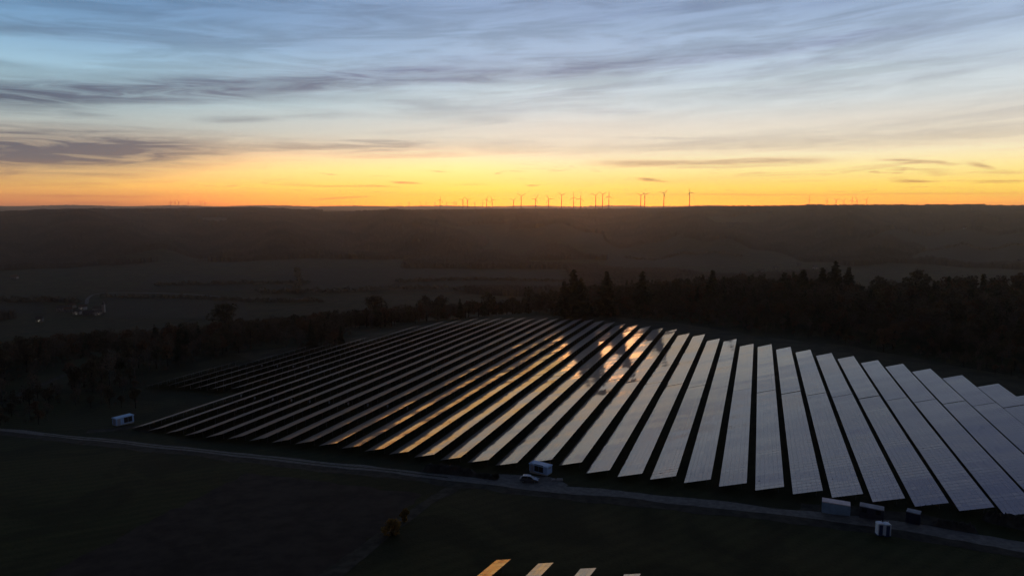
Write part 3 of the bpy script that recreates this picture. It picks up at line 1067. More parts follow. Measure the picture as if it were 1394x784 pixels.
# ------------------------------------------------------------------ car
def make_car(pos, rz):
    root = empty('parked_car', pos, rz, 'pale parked car on the gravel in front of the transformer station', 'car')
    side_p = [(-2.15, 0.35), (-2.2, 0.6), (-2.12, 0.86), (-1.75, 0.98), (1.0, 0.96), (1.75, 0.84), (2.1, 0.66), (2.15, 0.4), (2.05, 0.3), (-2.05, 0.28)]
    b = MB()
    n = len(side_p)
    ys = [-0.84, -0.78, 0.78, 0.84]
    insc = [0.965, 1.0, 1.0, 0.965]
    vs = []
    for y, k in zip(ys, insc):
        vs += [(x * k, y, 0.6 + (z - 0.6) * (k if y in (-0.84, 0.84) else 1)) for x, z in side_p]
    fs = [tuple(range(n)), tuple(range(4 * n - 1, 3 * n - 1, -1))]
    for r_ in range(3):
        for i in range(n):
            fs.append((r_ * n + i, (r_ + 1) * n + i, (r_ + 1) * n + (i + 1) % n, r_ * n + (i + 1) % n))
    b.add(vs, fs)
    b.build('body', M_carpaint, root)
    cab = MB()
    lo = [(-1.95, 0.965), (1.05, 0.965)]
    up = [(-1.45, 1.46), (-0.5, 1.50), (0.25, 1.44)]
    for y, yy in ((-0.76, -0.58), (0.76, 0.58)):
        pass
    vs = [(lo[0][0], -0.77, 0.965), (up[0][0], -0.58, up[0][1] - 0.05), (up[1][0], -0.6, up[1][1] - 0.05), (up[2][0], -0.58, up[2][1] - 0.05), (lo[1][0], -0.77, 0.955)]
    vs += [(x, -y, z) for x, y, z in vs]
    cab.add(vs, [(0, 4, 3, 2, 1), (5, 6, 7, 8, 9), (0, 1, 6, 5), (1, 2, 7, 6), (2, 3, 8, 7), (3, 4, 9, 8), (4, 0, 5, 9)])
    cab.build('cabin_glass', M_glass, root)
    rf = MB()
    vs = [(-1.62, -0.55, 1.40), (-1.42, -0.57, 1.475), (-0.5, -0.6, 1.515), (0.28, -0.57, 1.455)]
    vs += [(x, -y, z) for x, y, z in vs]
    vs += [(x, y, z - 0.05) for x, y, z in vs]
    rf.add(vs, [(0, 1, 5, 4), (1, 2, 6, 5), (2, 3, 7, 6), (8, 12, 13, 9), (9, 13, 14, 10), (10, 14, 15, 11), (0, 8, 9, 1), (1, 9, 10, 2), (2, 10, 11, 3), (4, 5, 13, 12), (5, 6, 14, 13), (6, 7, 15, 14), (3, 11, 15, 7), (0, 4, 12, 8)])
    for sy in (-1, 1):
        rf.tube([(0.28, sy * 0.58, 1.44), (1.06, sy * 0.775, 0.965)], [0.035, 0.04], 5)
        rf.tube([(-0.4, sy * 0.60, 1.49), (-0.45, sy * 0.775, 0.965)], [0.04, 0.045], 5)
        rf.tube([(-1.5, sy * 0.58, 1.43), (-1.9, sy * 0.775, 0.965)], [0.06, 0.08], 5)
    rf.build('roof', M_carpaint, root)
    for x in (-1.32, 1.32):
        for sy in (-1, 1):
            w = MB()
            w.tube([(x, sy * 0.66, 0.32), (x, sy * 0.87, 0.32)], [0.32, 0.32], 20)
            wo = w.build('wheel', M_rubber, root)
            r_ = MB()
            r_.tube([(x, sy * 0.865, 0.32), (x, sy * 0.885, 0.32)], [0.21, 0.19], 14)
            r_.build('rim', M_alloy, wo)
    for sy in (-1, 1):
        h = MB()
        h.box((2.06, sy * 0.6, 0.68), (0.14, 0.34, 0.13), sy * -0.25)
        h.build('headlight', M_headlamp, root)
        h = MB()
        h.box((-2.13, sy * 0.62, 0.78), (0.10, 0.26, 0.16))
        h.build('tail_light', M_taillamp, root)
        h = MB()
        h.box((0.85, sy * 0.89, 1.0), (0.14, 0.16, 0.12))
        h.build('wing_mirror', M_carpaint, root)
    return root


pc = hit(721, 655.3)
make_car(pc, aim(hit(709, 655), (733, 656.2)))

# small pale concrete blocks right of the station
for px, sz, lab in [(753.5, (0.9, 0.6, 0.45), 'low grey concrete block right of the transformer station'), (762, (1.5, 0.6, 0.5), 'longer pale concrete block lying right of the transformer station')]:
    p = hit(px, 654)
    b = MB()
    b.box((0, 0, sz[2] / 2), sz, 0, (0.9, 0.75))
    for sx in (-1, 1):
        b.box((sx * sz[0] * 0.22, 0, sz[2] + 0.03), (0.16, 0.16, 0.06))
    o = b.build('concrete_block', M_concrete, loc=p)
    tag(o, lab, 'concrete block')


# earth heaps beside the road
def heap(pts_px, w, h, label, name='earth_heap'):
    P = np.array([hit(*q)[:2] for q in pts_px])
    n = 60
    t = np.linspace(0, 1, n)
    seg = np.linspace(0, 1, len(P))
    C = np.stack([np.interp(t, seg, P[:, 0]), np.interp(t, seg, P[:, 1])], 1)
    tan = np.gradient(C, axis=0)
    tan /= np.linalg.norm(tan, axis=1)[:, None]
    nor = np.stack([-tan[:, 1], tan[:, 0]], 1)
    m_ = 15
    V = []
    nz = rng.normal(0, 1, (n, m_))
    nz = (nz + np.roll(nz, 1, 0) + np.roll(nz, 1, 1) + np.roll(nz, -1, 0)) / 4
    for i in range(n):
        taper = min(1, math.sin(math.pi * (0.02 + 0.96 * t[i])) * 2.2)
        for j in range(m_):
            k = j / (m_ - 1) * 2 - 1
            q = C[i] + nor[i] * k * w * (0.6 + 0.4 * taper)
            hh = h * taper * math.cos(k * math.pi / 2) ** 1.3 * (1 + 0.45 * nz[i, j]) if abs(k) < 1 else -0.15
            V.append((q[0], q[1], float(terrain(q[0], q[1])) + hh - 0.05))
    V = np.array(V)
    ii = np.arange(n * m_).reshape(n, m_)
    F = np.stack([ii[:-1, :-1], ii[:-1, 1:], ii[1:, 1:], ii[1:, :-1]], -1).reshape(-1, 4)
    o = np_mesh(name, V, F[:, ::-1], M_earth, smooth=True)
    return tag(o, label, 'earth heap')


heap([(575, 639), (610, 641), (648, 646.5)], 2.0, 1.5, 'long low grey earth heap beside the road under the orange rows')
heap([(648, 648), (664, 650), (678, 652)], 1.4, 1.0, 'short dark earth heap at the fork by the parked car')
heap([(1338, 704), (1370, 712), (1420, 722)], 1.9, 1.6, 'long earth heap below the right hand solar rows')
heap([(1268, 712), (1300, 718), (1330, 723)], 1.6, 1.1, 'low dark earth heap right of the navy container')


# ------------------------------------------------------------------ trees
def leaf_quads(centers, size, normals=None):
    n = len(centers)
    a = rng.normal(0, 1, (n, 3))
    a /= np.linalg.norm(a, axis=1)[:, None]
    b = np.cross(a, rng.normal(0, 1, (n, 3)))
    b /= np.linalg.norm(b, axis=1)[:, None]
    s = size * rng.uniform(0.6, 1.3, n)[:, None]
    V = np.stack([centers - a * s - b * s * 0.6, centers + a * s - b * s * 0.7, centers + a * s * 0.8 + b * s * 0.7, centers - a * s * 0.7 + b * s * 0.6], 1)
    return V.reshape(-1, 3), np.arange(4 * n).reshape(n, 4)


def conifer_mesh(h, r, seed, dens=1.0):
    g = np.random.default_rng(seed)
    C = []
    layers = int(23 * dens)
    for i in range(layers):
        f = (i + 0.5) / layers
        z = h * (0.10 + 0.90 * f)
        rr = r * (1 - f) ** 0.85 * g.uniform(0.75, 1.12)
        nb = max(4, int(11 * (1 - f) + 4))
        a0 = g.uniform(0, 6.28)
        for k in range(nb):
            a = a0 + k * 6.283 / nb + g.normal(0, 0.18)
            ln = rr * g.uniform(0.65, 1.1)
            m_ = max(2, int(6 * (1 - f) + 2))
            for j in range(m_):
                q = (j + 0.6) / m_
                C.append((math.cos(a) * ln * q + g.normal(0, 0.12), math.sin(a) * ln * q + g.normal(0, 0.12), z - 0.28 * ln * q * q + 0.10 * h * (1 - f) * 0.05 + g.normal(0, 0.15)))
    C.append((0, 0, h))
    C.append((0, 0, h * 0.985))
    return np.array(C), 0.028 * h + 0.14


def broad_mesh(h, r, seed, n=620, base=0.28, sparse=1.0):
    g = np.random.default_rng(seed)
    lobes = []
    for i in range(11):
        a = g.uniform(0, 6.28)
        q = g.uniform(0.1, 0.75)
        z = h * g.uniform(base + 0.15, 0.88)
        shr = 1 - abs((z / h - 0.58) / 0.62) ** 2
        lobes.append((math.cos(a) * r * q * shr, math.sin(a) * r * q * shr, z, r * g.uniform(0.3, 0.52)))
    lobes.append((0, 0, h * 0.86, r * 0.36))
    C = []
    for k in range(n):
        lx, ly, lz, lr_ = lobes[k % len(lobes)]
        d = g.normal(0, 1, 3)
        d /= np.linalg.norm(d)
        rad_ = lr_ * g.uniform(0.45, 1.08) ** 0.6
        C.append((lx + d[0] * rad_, ly + d[1] * rad_, lz + d[2] * rad_ * 0.85))
    return np.array(C), 0.02 * h + 0.12, lobes


def trunk_mb(h, r, lobes=None, lean=0.0):
    t = MB()
    t.tube([(0, 0, -0.6), (0.05 * r, 0, h * 0.3), (0.1 * r * lean, 0.06, h * 0.65), (0, 0, h * 0.93)], [0.024 * h, 0.017 * h, 0.010 * h, 0.002 * h], 7)
    if lobes is not None:
        for lx, ly, lz, lr_ in lobes[:9]:
            t.tube([(0, 0, lz * 0.55), (lx * 0.5, ly * 0.5, lz * 0.8), (lx, ly, lz)], [0.010 * h, 0.006 * h, 0.002 * h], 5)
    return t


TREES = {}


def make_tree(kind, seed):
    if kind == 'conifer':
        h, r = 20.0, 4.5 + (seed % 3) * 0.6
        C, sz = conifer_mesh(h, r, seed)
        lob, m_leaf, m_tr, nm = None, M_needle, M_bark, 'conifer_tree'
    else:
        h = 15.0
        r = 4.3 + (seed % 3) * 0.6
        C, sz, lob = broad_mesh(h, r, seed, 640 if kind != 'bare' else 420)
        m_leaf = {'dark': M_leafdark, 'rust': M_leafrust, 'bare': M_leafbrown}[kind]
        if kind == 'bare':
            sz *= 0.62
        m_tr, nm = (M_birch if kind == 'bare' else M_bark), {'dark': 'broadleaf_tree', 'rust': 'autumn_tree', 'bare': 'bare_tree'}[kind]
    V, F = leaf_quads(C, sz)
    root = empty(nm, (0, 0, -500))
    crown = np_mesh('crown', V, F, m_leaf, root)
    tr = trunk_mb(h, r, lob).build('trunk', m_tr, root, True)
    return root, C, sz, h


for kind in ('conifer', 'dark', 'rust', 'bare'):
    TREES[kind] = [make_tree(kind, 11 * i + 3) for i in range(4 if kind != 'rust' else 3)]
used_proto = set()
n_tree = 0


def plant(kind, x, y, h, label, group, cat='tree', wide=1.0):
    global n_tree
    v = int(rng.integers(0, len(TREES[kind])))
    root, C, sz, h0 = TREES[kind][v]
    k = h / h0
    loc = (x, y, float(terrain(x, y)))
    rz_ = float(rng.uniform(0, 6.28))
    scl = (k * wide, k * wide, k)
    if (kind, v) not in used_proto:
        used_proto.add((kind, v))
        root.location = loc
        root.rotation_euler = (0, 0, rz_)
        root.scale = scl
        tag(root, label, cat, group)
        o = root
    else:
        o = copy_tree(root, loc, rz_, scl, label, group)
        o['category'] = cat
    n_tree += 1
    return o


fe = np.array(sorted(far_ends))


def far_edge(u):
    return np.interp(u, fe[:, 0], fe[:, 1])


ribbon('mown_grass_strip', [xy(uu, float(far_edge(uu)) + 17.0) for uu in (-232, -205, -180, -150, -120, -95, -70, -45, -20, 5, 30, 55, 80, 100)], 24.0, M_mown, 0.05, step=6)
KINDTXT = {'conifer': 'dark conifer', 'dark': 'dark leafy tree', 'rust': 'russet autumn tree', 'bare': 'bare brown tree'}


def canopy_h(az):
    return np.interp(az, [-40, -14, -6, 0, 4, 10, 22, 40], [15, 15, 15, 15, 16, 19, 20, 20])


# tall trees that stand out above the wood behind the rows
for px, ytop, dist, kind, lab in [(781, 369, 432, 'conifer', 'tallest dark conifer in the middle of the wood behind the rows'), (768, 384, 430, 'conifer', 'shorter conifer just left of the tallest middle conifer'),
                                  (791, 380, 434, 'conifer', 'conifer just right of the tallest middle conifer'), (826, 371, 440, 'conifer', 'slim lone conifer right of the tallest middle conifer'),
                                  (1138, 357, 470, 'conifer', 'tallest conifer on the right of the wood'), (1120, 366, 466, 'conifer', 'conifer left of the tallest right hand conifer'),
                                  (1156, 365, 470, 'conifer', 'conifer right of the tallest right hand conifer'), (1094, 368, 460, 'conifer', 'dense conifer between the wood and the far hamlet'),
                                  (1068, 371, 455, 'conifer', 'slender conifer in front of the far hamlet'), (970, 369, 462, 'conifer', 'pointed conifer at the right end of the leafy clump'),
                                  (875, 371, 458, 'conifer', 'dark conifer at the left end of the leafy clump'), (665, 397, 520, 'dark', 'round dark tree at the left end of the wood'),
                                  (600, 400, 520, 'dark', 'rounded dark tree above the left end of the far rows'), (580, 402, 520, 'dark', 'dense dark tree beside the rounded tree above the far rows'),
                                  (510, 401, 510, 'dark', 'broad dark tree standing highest on the left of the tree line'), (304, 412, 450, 'dark', 'broad bushy tree above the left corner of the array'),
                                  (1205, 447, 322, 'rust', 'russet autumn tree at the wood edge above the right hand rows'), (1218, 440, 330, 'rust', 'larger russet autumn tree behind the wood edge on the right'),
                                  (720, 390, 500, 'dark', 'dark tree with a flat crown left of the tallest middle conifer'), (1248, 366, 455, 'dark', 'dark crown rising at the right of the wood near the slope')]:
    v = pix_dir(px, ytop)
    kx = dist / math.hypot(v[0], v[1])
    x, y = v[0] * kx, v[1] * kx
    top = CAM_H + v[2] * kx
    plant(kind, x, y, max(8.0, top - float(terrain(x, y))), lab, 'trees standing out above the wood', wide=1.5 if kind == 'conifer' else 1.2)

path_pts = np.array([hit(*p)[:2] for p in [(20, 540), (75, 516), (110, 502), (150, 487), (195, 476)]])
path_pts = np.stack([np.interp(np.linspace(0, 4, 80), range(5), path_pts[:, 0]), np.interp(np.linspace(0, 4, 80), range(5), path_pts[:, 1])], 1)


def on_path(x, y, r_):
    return np.min(np.hypot(path_pts[:, 0] - x, path_pts[:, 1] - y)) < r_


# the wood behind the rows
cand = []
for _ in range(9000):
    az = rng.uniform(-27, 39.5)
    d = rng.uniform(250, 640)
    x, y = d * math.sin(R(az)), d * math.cos(R(az))
    u, s = us(x, y)
    down = float(sst(-az, -3.5, 0.5))
    gap = down * 85 + np.interp(u, [-240, -160, -100, -40, 0, 80], [40, 30, 20, 34, 38, 32])
    e = far_edge(u) + gap
    if s < e or u < -340:
        continue
    depth = s - e
    if depth > np.interp(az, [-27, -20, 0, 20, 40], [170, 150, 130, 160, 210]):
        continue
    if any((x - a) ** 2 + (y - b) ** 2 < (4.6 ** 2) for a, b, *_ in cand):
        continue
    cand.append((x, y, az, depth, d))
cand.sort(key=lambda c: c[3])
front = cand[:]
NBACK = 185
mass = []
for i, (x, y, az, depth, d) in enumerate(front):
    rr = rng.uniform()
    edge_tree = depth < 16 and az > 2
    if edge_tree:
        kind = 'bare' if rr < 0.45 else 'rust' if rr < 0.62 else 'dark'
        h = rng.uniform(2.5, 5.5)
    else:
        kind = 'conifer' if rr < (0.14 if az < 3 else 0.20) else 'dark' if rr < 0.62 else 'bare' if rr < 0.88 else 'rust'
        h = canopy_h(az) * rng.uniform(0.72, 1.02) * (0.98 if kind == 'conifer' else 0.95)
        h = min(h, 4.5 + depth * (0.125 if az > 8 else 0.24) * rng.uniform(0.8, 1.25)) if az > 2 else h * rng.uniform(0.8, 1.0)
    if i < NBACK:
        side_ = 'left part of the wood edge' if az < -3 else 'middle of the wood edge' if az < 17 else 'right part of the wood edge'
        plant(kind, x, y, h, '%s in the %s behind the rows' % (KINDTXT[kind], side_), 'trees along the wood edge behind the rows')
    else:
        mass.append((kind, x, y, h))

# trees and scrub left of the array
left = []
for _ in range(6000):
    u = rng.uniform(-430, -196)
    s = rng.uniform(120, 420)
    x, y = xy(u, s)
    az = math.degrees(math.atan2(x, y))
    d = math.hypot(x, y)
    if az < -41 or az > -14:
        continue
    if s > far_edge(np.clip(u, -215, 100)) + 60 + (-(u + 196)) * 0.6 and az > -26:
        continue
    if u > -240 and s < 285:
        continue
    if d < 190 or (d < 205 and az > -33):
        continue
    if any((x - a) ** 2 + (y - b) ** 2 < (5.2 ** 2) for a, b, *_ in left):
        continue
    left.append((x, y, az, d))
left.sort(key=lambda c: c[3])
n_l = 0
for x, y, az, d in left:
    if on_path(x, y, 15):
        continue
    if rng.uniform() < 0.15:
        continue
    rr = rng.uniform()
    kind = 'dark' if rr < 0.45 else 'bare' if rr < 0.78 else 'rust' if rr < 0.88 else 'conifer'
    h = rng.uniform(5, 9) if d < 250 else rng.uniform(8, 14)
    if n_l < 85:
        plant(kind, x, y, h, '%s in the %s of the array' % (KINDTXT[kind], 'dark scrub beside the track left' if d < 250 else 'dark grove left'), 'trees left of the array')
        n_l += 1
    else:
        mass.append((kind, x, y, h))


# undergrowth between the trunks
for i, (x, y, az, depth, d) in enumerate(cand):
    for _ in range(2):
        xx, yy = x + rng.normal(0, 3.2), y + rng.normal(0, 3.2)
        uu, s2 = us(xx, yy)
        if s2 < far_edge(uu) + 12 + 70 * float(sst(-az, -3.5, 0.5)):
            continue
        mass.append(('bare' if rng.uniform() < 0.6 else 'rust' if rng.uniform() < 0.3 else 'dark', xx, yy, rng.uniform(2.5, 4.5) if depth < 20 else rng.uniform(4, 8)))
for x, y, az, d in left:
    for _ in range(3):
        xx, yy = x + rng.normal(0, 4), y + rng.normal(0, 4)
        if not on_path(xx, yy, 10):
            mass.append(('bare' if rng.uniform() < 0.5 else 'dark', xx, yy, rng.uniform(2, 5.5)))


# scrub between the white station and the left edge
near_scrub = []
for _ in range(900):
    px, py = (rng.uniform(-15, 80), rng.uniform(538, 580)) if rng.uniform() < 0.5 else (rng.uniform(100, 186), rng.uniform(518, 556))
    p = hit(px, py)
    if on_path(p[0], p[1], 9) or any((p[0] - a) ** 2 + (p[1] - b) ** 2 < 30 for a, b in near_scrub):
        continue
    near_scrub.append((p[0], p[1]))
    if len(near_scrub) > 34:
        break
for x, y in near_scrub:
    rr = rng.uniform()
    kind = 'dark' if rr < 0.5 else 'bare' if rr < 0.85 else 'rust'
    plant(kind, x, y, rng.uniform(4, 7.5), '%s in the low scrub by the white station' % KINDTXT[kind], 'scrub trees by the white station')
    for _ in range(2):
        mass.append(('bare' if rng.uniform() < 0.5 else 'dark', x + rng.normal(0, 2.5), y + rng.normal(0, 2.5), rng.uniform(1.5, 3.5)))


def merged_wood(name, lst):
    VV, FF, MI = [], [], []
    o = 0
    idx_m = {'conifer': 0, 'dark': 1, 'rust': 2, 'bare': 3}
    for kind, x, y, h in lst:
        _, C, sz, h0 = TREES[kind][int(rng.integers(0, len(TREES[kind])))]
        k = h / h0
        sel = rng.permutation(len(C))[:300 if h > 8 else 160]
        a = rng.uniform(0, 6.28)
        Cc = C[sel] * k
        Cr = np.stack([Cc[:, 0] * math.cos(a) - Cc[:, 1] * math.sin(a) + x, Cc[:, 0] * math.sin(a) + Cc[:, 1] * math.cos(a) + y, Cc[:, 2] + float(terrain(x, y))], 1)
        V, F = leaf_quads(Cr, sz * k * 1.3)
        VV.append(V)
        FF.append(F + o)
        MI.append(np.full(len(F), idx_m[kind]))
        o += len(V)
    ob = np_mesh(name, np.vstack(VV), np.vstack(FF), [M_needle, M_leafdark, M_leafrust, M_leafbrown], None, np.concatenate(MI))
    return tag(ob, 'dense dark wood filling the ground behind the solar rows', 'wood', kind='stuff')


if mass:
    merged_wood('woodland', mass)


# tree belts and hedges between the valley fields
def hedge(pts_px, h, lab):
    P = np.array([hit(*q)[:2] for q in pts_px])
    n = 900
    t = np.sort(rng.uniform(0, len(P) - 1, n))
    x = np.interp(t, range(len(P)), P[:, 0]) + rng.normal(0, 3, n)
    y = np.interp(t, range(len(P)), P[:, 1]) + rng.normal(0, 3, n)
    big = 0.45 + 0.55 * np.abs(np.sin(t * 9 + 1.3) * np.sin(t * 23 + 0.4)) + rng.uniform(0, 0.25, n)
    C = np.stack([x, y, terrain(x, y) + rng.uniform(0.1, 1.0, n) * h * big], 1)
    V, F = leaf_quads(C, 2.2)
    o = np_mesh('hedgerow', V, F, M_leafdark)
    tag(o, lab, 'hedgerow', 'hedgerows between the valley fields')


for q, h, lab in [([(140, 405), (240, 406), (340, 410), (440, 411)], 7, 'hedgerow running just below the curved valley lane on the left'), ([(350, 399), (460, 398), (560, 394), (650, 396)], 10, 'tree belt along the lower edge of the middle valley field'),
                  ([(210, 389), (330, 387), (420, 386)], 8, 'thin hedgerow across the field above the curved valley lane'), ([(540, 385), (640, 381), (770, 384)], 8, 'thin hedgerow across the upper middle valley field'),
                  ([(404, 400), (408, 385), (404, 367)], 9, 'narrow tree belt running up the slope left of the middle valley field'), ([(0, 412), (60, 410), (105, 413)], 10, 'tree belt behind the village at the left edge'),
                  ([(1240, 340), (1310, 333), (1394, 335)], 10, 'hedgerow across the green slope at the far right'), ([(850, 352), (930, 346), (1010, 350)], 9, 'hedgerow across the pale field beyond the tall conifers')]:
    hedge(q, h, lab)


# lone bushes by the grass track
def bush(px, py, h, r, m_leaf, lab):
    p = hit(px, py)
    root = empty('autumn_bush', p, 0, lab, 'bush', 'bushes beside the grass track')
    C, sz, lob = broad_mesh(h, r, int(px), 900, base=0.0)
    C[:, 2] = np.maximum(C[:, 2], 0.15)
    V, F = leaf_quads(C, 0.16)
    np_mesh('crown', V, F, m_leaf, root)
    t = MB()
    for lx, ly, lz, _ in lob[:7]:
        t.tube([(0, 0, -0.2), (lx * 0.4, ly * 0.4, lz * 0.5), (lx, ly, lz)], [0.07, 0.045, 0.015], 5)
    t.build('stem', M_bark, root)


bush(534, 728, 2.7, 1.75, M_leafochre, 'larger rounded ochre bush beside the grass track in the foreground')
bush(551, 710, 2.5, 1.1, M_leafochre, 'smaller narrow ochre bush just behind the rounded bush')
bush(676, 652, 1.6, 0.7, M_leafdark, 'small dark shrub at the end of the short earth heap')


# ------------------------------------------------------------------ far side of the valley: forest cover
def far_forest():
    az = np.arange(-44, 44, 0.075)
    d = np.concatenate([np.geomspace(1150, 4300, 230), np.geomspace(4340, 13000, 60)])
    A2, D2 = np.meshgrid(np.radians(az), d)
    D2 = D2 * (1 + rng.normal(0, 0.0012, D2.shape))
    x, y = D2 * np.sin(A2), D2 * np.cos(A2)

    def fld(a, b, sc_):
        return np.sin(x * sc_ + a) * np.cos(y * sc_ * 1.3 + b) + 0.6 * np.sin(x * sc_ * 2.3 + y * sc_ * 1.7 + a * 2) + 0.35 * np.sin(x * sc_ * 5.1 - y * sc_ * 4.3 + b)
    f = fld(0.7, 2.1, 0.0021)
    slope = sst(D2, 1980, 2200)
    mask = np.where(slope > 0.5, f > -0.7, f > 0.5)
    mask = np.where(D2 > 4000, fld(1.9, 0.4, 0.0016) > 0.25, mask)
    # clearings where the fields lie
    for quad in CLEAR:
        P = [hit(*p)[:2] for p in quad]
        ins = np.ones(x.shape, bool)
        for i in range(4):
            a, b = P[i], P[(i + 1) % 4]
            ins &= ((b[0] - a[0]) * (y - a[1]) - (b[1] - a[1]) * (x - a[0])) > 0
        mask &= ~ins
    hgt = np.where(mask, rng.uniform(7, 15, x.shape) + 2 * fld(0.1, 0.3, 0.02), -1.5)
    z = terrain(x, y) + hgt
    nr_, na_ = x.shape
    ii = np.arange(nr_ * na_).reshape(nr_, na_)
    F = np.stack([ii[:-1, :-1], ii[:-1, 1:], ii[1:, 1:], ii[1:, :-1]], -1)
    keep = mask[:-1, :-1] | mask[1:, 1:] | mask[:-1, 1:] | mask[1:, :-1]
    F = F[keep]
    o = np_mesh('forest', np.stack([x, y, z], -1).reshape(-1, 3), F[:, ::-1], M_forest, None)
    tag(o, 'dark forest covering the far side of the valley up to the skyline', 'forest', kind='stuff')


CLEAR = [[(135, 438), (345, 438), (330, 396), (140, 396)], [(345, 400), (790, 397), (770, 366), (375, 364)], [(175, 397), (350, 397), (342, 373), (205, 372)], [(-20, 428), (160, 440), (150, 398), (-20, 400)],
         [(805, 368), (1115, 372), (1080, 350), (850, 341)], [(890, 342), (1015, 341), (990, 328), (910, 330)], [(1235, 355), (1400, 360), (1400, 316), (1285, 313)], [(1175, 332), (1283, 338), (1293, 316), (1215, 312)],
         [(268, 302), (312, 302), (309, 296), (274, 296)]]
far_forest()


# ------------------------------------------------------------------ village houses
def house(pos, rz, L, Wd, Hw, roof_h, wall_m, roof_m, label, group, lit=None):
    root = empty('village_house', pos, rz, label, 'house', group)
    b = MB()
    b.box((0, 0, Hw / 2 - 0.5), (L, Wd, Hw + 1))
    b.prism([(-L / 2, Hw), (L / 2, Hw), (L / 2 - 0.01, Hw + 0.02), (-L / 2 + 0.01, Hw + 0.02)], -0.2, 0.2)
    b.build('wall', wall_m, root)
    r_ = MB()
    e = 0.5
    vs = [(-L / 2 - e, -Wd / 2 - e, Hw - 0.15), (L / 2 + e, -Wd / 2 - e, Hw - 0.15), (L / 2 + e, Wd / 2 + e, Hw - 0.15), (-L / 2 - e, Wd / 2 + e, Hw - 0.15), (-L / 2 - e, 0, Hw + roof_h), (L / 2 + e, 0, Hw + roof_h)]
    r_.add(vs, [(0, 1, 5, 4), (2, 3, 4, 5), (1, 2, 5), (3, 0, 4), (3, 2, 1, 0)])
    ro = r_.build('roof', roof_m, root)
    c = MB()
    c.box((L * 0.2, 0.4, Hw + roof_h + 0.2), (0.7, 0.7, 1.6))
    c.build('chimney', M_roof, ro)
    n = 3
    for i in range(n):
        for fl in range(2 if Hw > 4.5 else 1):
            w = MB()
            w.box((-L / 2 + (i + 0.5) * L / n, -Wd / 2 - 0.03, 1.6 + fl * 2.7), (1.2, 0.08, 1.3))
            w.build('window', lit if (lit is not None and i == 1 and fl == 0) else M_pane, root)
    d = MB()
    d.box((-L / 2 + L / n, -Wd / 2 - 0.03, 1.05), (1.1, 0.08, 2.1))
    d.build('door', M_vent, root)
    return root


VG = 'houses of the valley village on the left'
for px, py, L, hw, wm, rm, rz_, lab, lit in [
        (85, 423, 15, 5.2, M_wall, M_slate, 0.2, 'pale wide house at the left end of the lit village', None), (98, 419, 11, 5.0, M_wall2, M_roof, -0.3, 'grey house with a red roof behind the wide pale village house', None),
        (93, 424.5, 12, 5.0, M_wall2, M_roof, 0.5, 'dim grey house right of the wide pale village house', None), (105.5, 428, 11, 5.2, M_wall, M_slate, 0.1, 'white house with a bright lit window in the village', M_lit),
        (113, 421.5, 10, 5.2, M_wall, M_roof, -0.2, 'small house with a bright light at the back of the village', M_lit), (122, 428.5, 18, 4.2, M_wall2, M_slate, 0.05, 'long low grey barn right of the lit village house', None),
        (133, 428.5, 11, 5.2, M_wall, M_slate, 0.9, 'pale gabled house beside the church', M_litdim), (86, 411.5, 10, 5.0, M_wall2, M_slate, 0.3, 'lone grey house above the village on the left', None),
        (54, 438, 9, 5.0, M_wall2, M_slate, 0.3, 'house with a small light at the wood edge below the village', M_lit), (20, 379.5, 13, 5.0, M_wall, M_roof, 0.1, 'pale farmhouse far up the slope at the left edge', None)]:
    p = hit(px, py)
    house(p, rz_, L, 8.5, hw, 3.6, wm, rm, lab, VG, lit)
p = hit(138.5, 426)
root = empty('village_church', p, 0.15, 'pale village church with a thin pointed tower', 'church')
b = MB()
b.box((-6, 0, 3.5), (14, 8, 8))
b.build('nave_wall', M_wall, root)
b = MB()
b.add([(-13.4, -4.4, 7.4), (1.2, -4.4, 7.4), (1.2, 4.4, 7.4), (-13.4, 4.4, 7.4), (-13.4, 0, 12), (1.2, 0, 12)], [(0, 1, 5, 4), (2, 3, 4, 5), (1, 2, 5), (3, 0, 4), (3, 2, 1, 0)])
b.build('nave_roof', M_slate, root)
b = MB()
b.box((3.3, 0, 6.8), (4.2, 4.2, 14.6))
b.build('tower', M_wall, root)
b = MB()
b.add([(1.0, -2.3, 14.1), (5.6, -2.3, 14.1), (5.6, 2.3, 14.1), (1.0, 2.3, 14.1), (3.3, 0, 23)], [(0, 1, 4), (1, 2, 4), (2, 3, 4), (3, 0, 4), (3, 2, 1, 0)])
b.build('spire', M_slate, root)
for i in range(4):
    w = MB()
    w.box((-11 + i * 3.2, -4.03, 4.2), (1.0, 0.08, 2.8))
    w.build('window', M_pane, root)

HG = 'houses of the far hamlet on the right'
for i, (px, py, L, wm, rm, lab, lit) in enumerate([(1012, 374, 14, M_wall2, M_roof, 'leftmost grey house of the far hamlet beyond the wood', None), (1035, 371, 12, M_wall, M_slate, 'small pale house in the left half of the far hamlet', None),
                                                   (1056, 366, 13, M_wall2, M_slate, 'grey house at the back of the far hamlet', M_litdim), (1074, 372, 15, M_wall, M_slate, 'pale house with a broad roof in the middle of the far hamlet', None),
                                                   (1082, 374, 12, M_wall, M_roof, 'white house near the conifers in the far hamlet', M_litdim), (1087, 362, 12, M_wall2, M_slate, 'house high on the slope behind the far hamlet', None),
                                                   (1110, 366, 13, M_wall, M_slate, 'pale house at the right end of the far hamlet', M_litdim), (1390, 357, 14, M_wall, M_slate, 'pale farmhouse on the far slope at the right edge', None),
                                                   (1315, 312, 16, M_wall, M_roof, 'pale farmhouse high on the far right slope', M_litdim), (1092, 370, 11, M_wall2, M_roof, 'dim red roofed house right of the white hamlet house', None)]):
    p = hit(px, py)
    house(p, 0.3 * math.sin(i * 2.3), L, 9, 5.2, 3.8, wm, rm, lab, HG, lit)

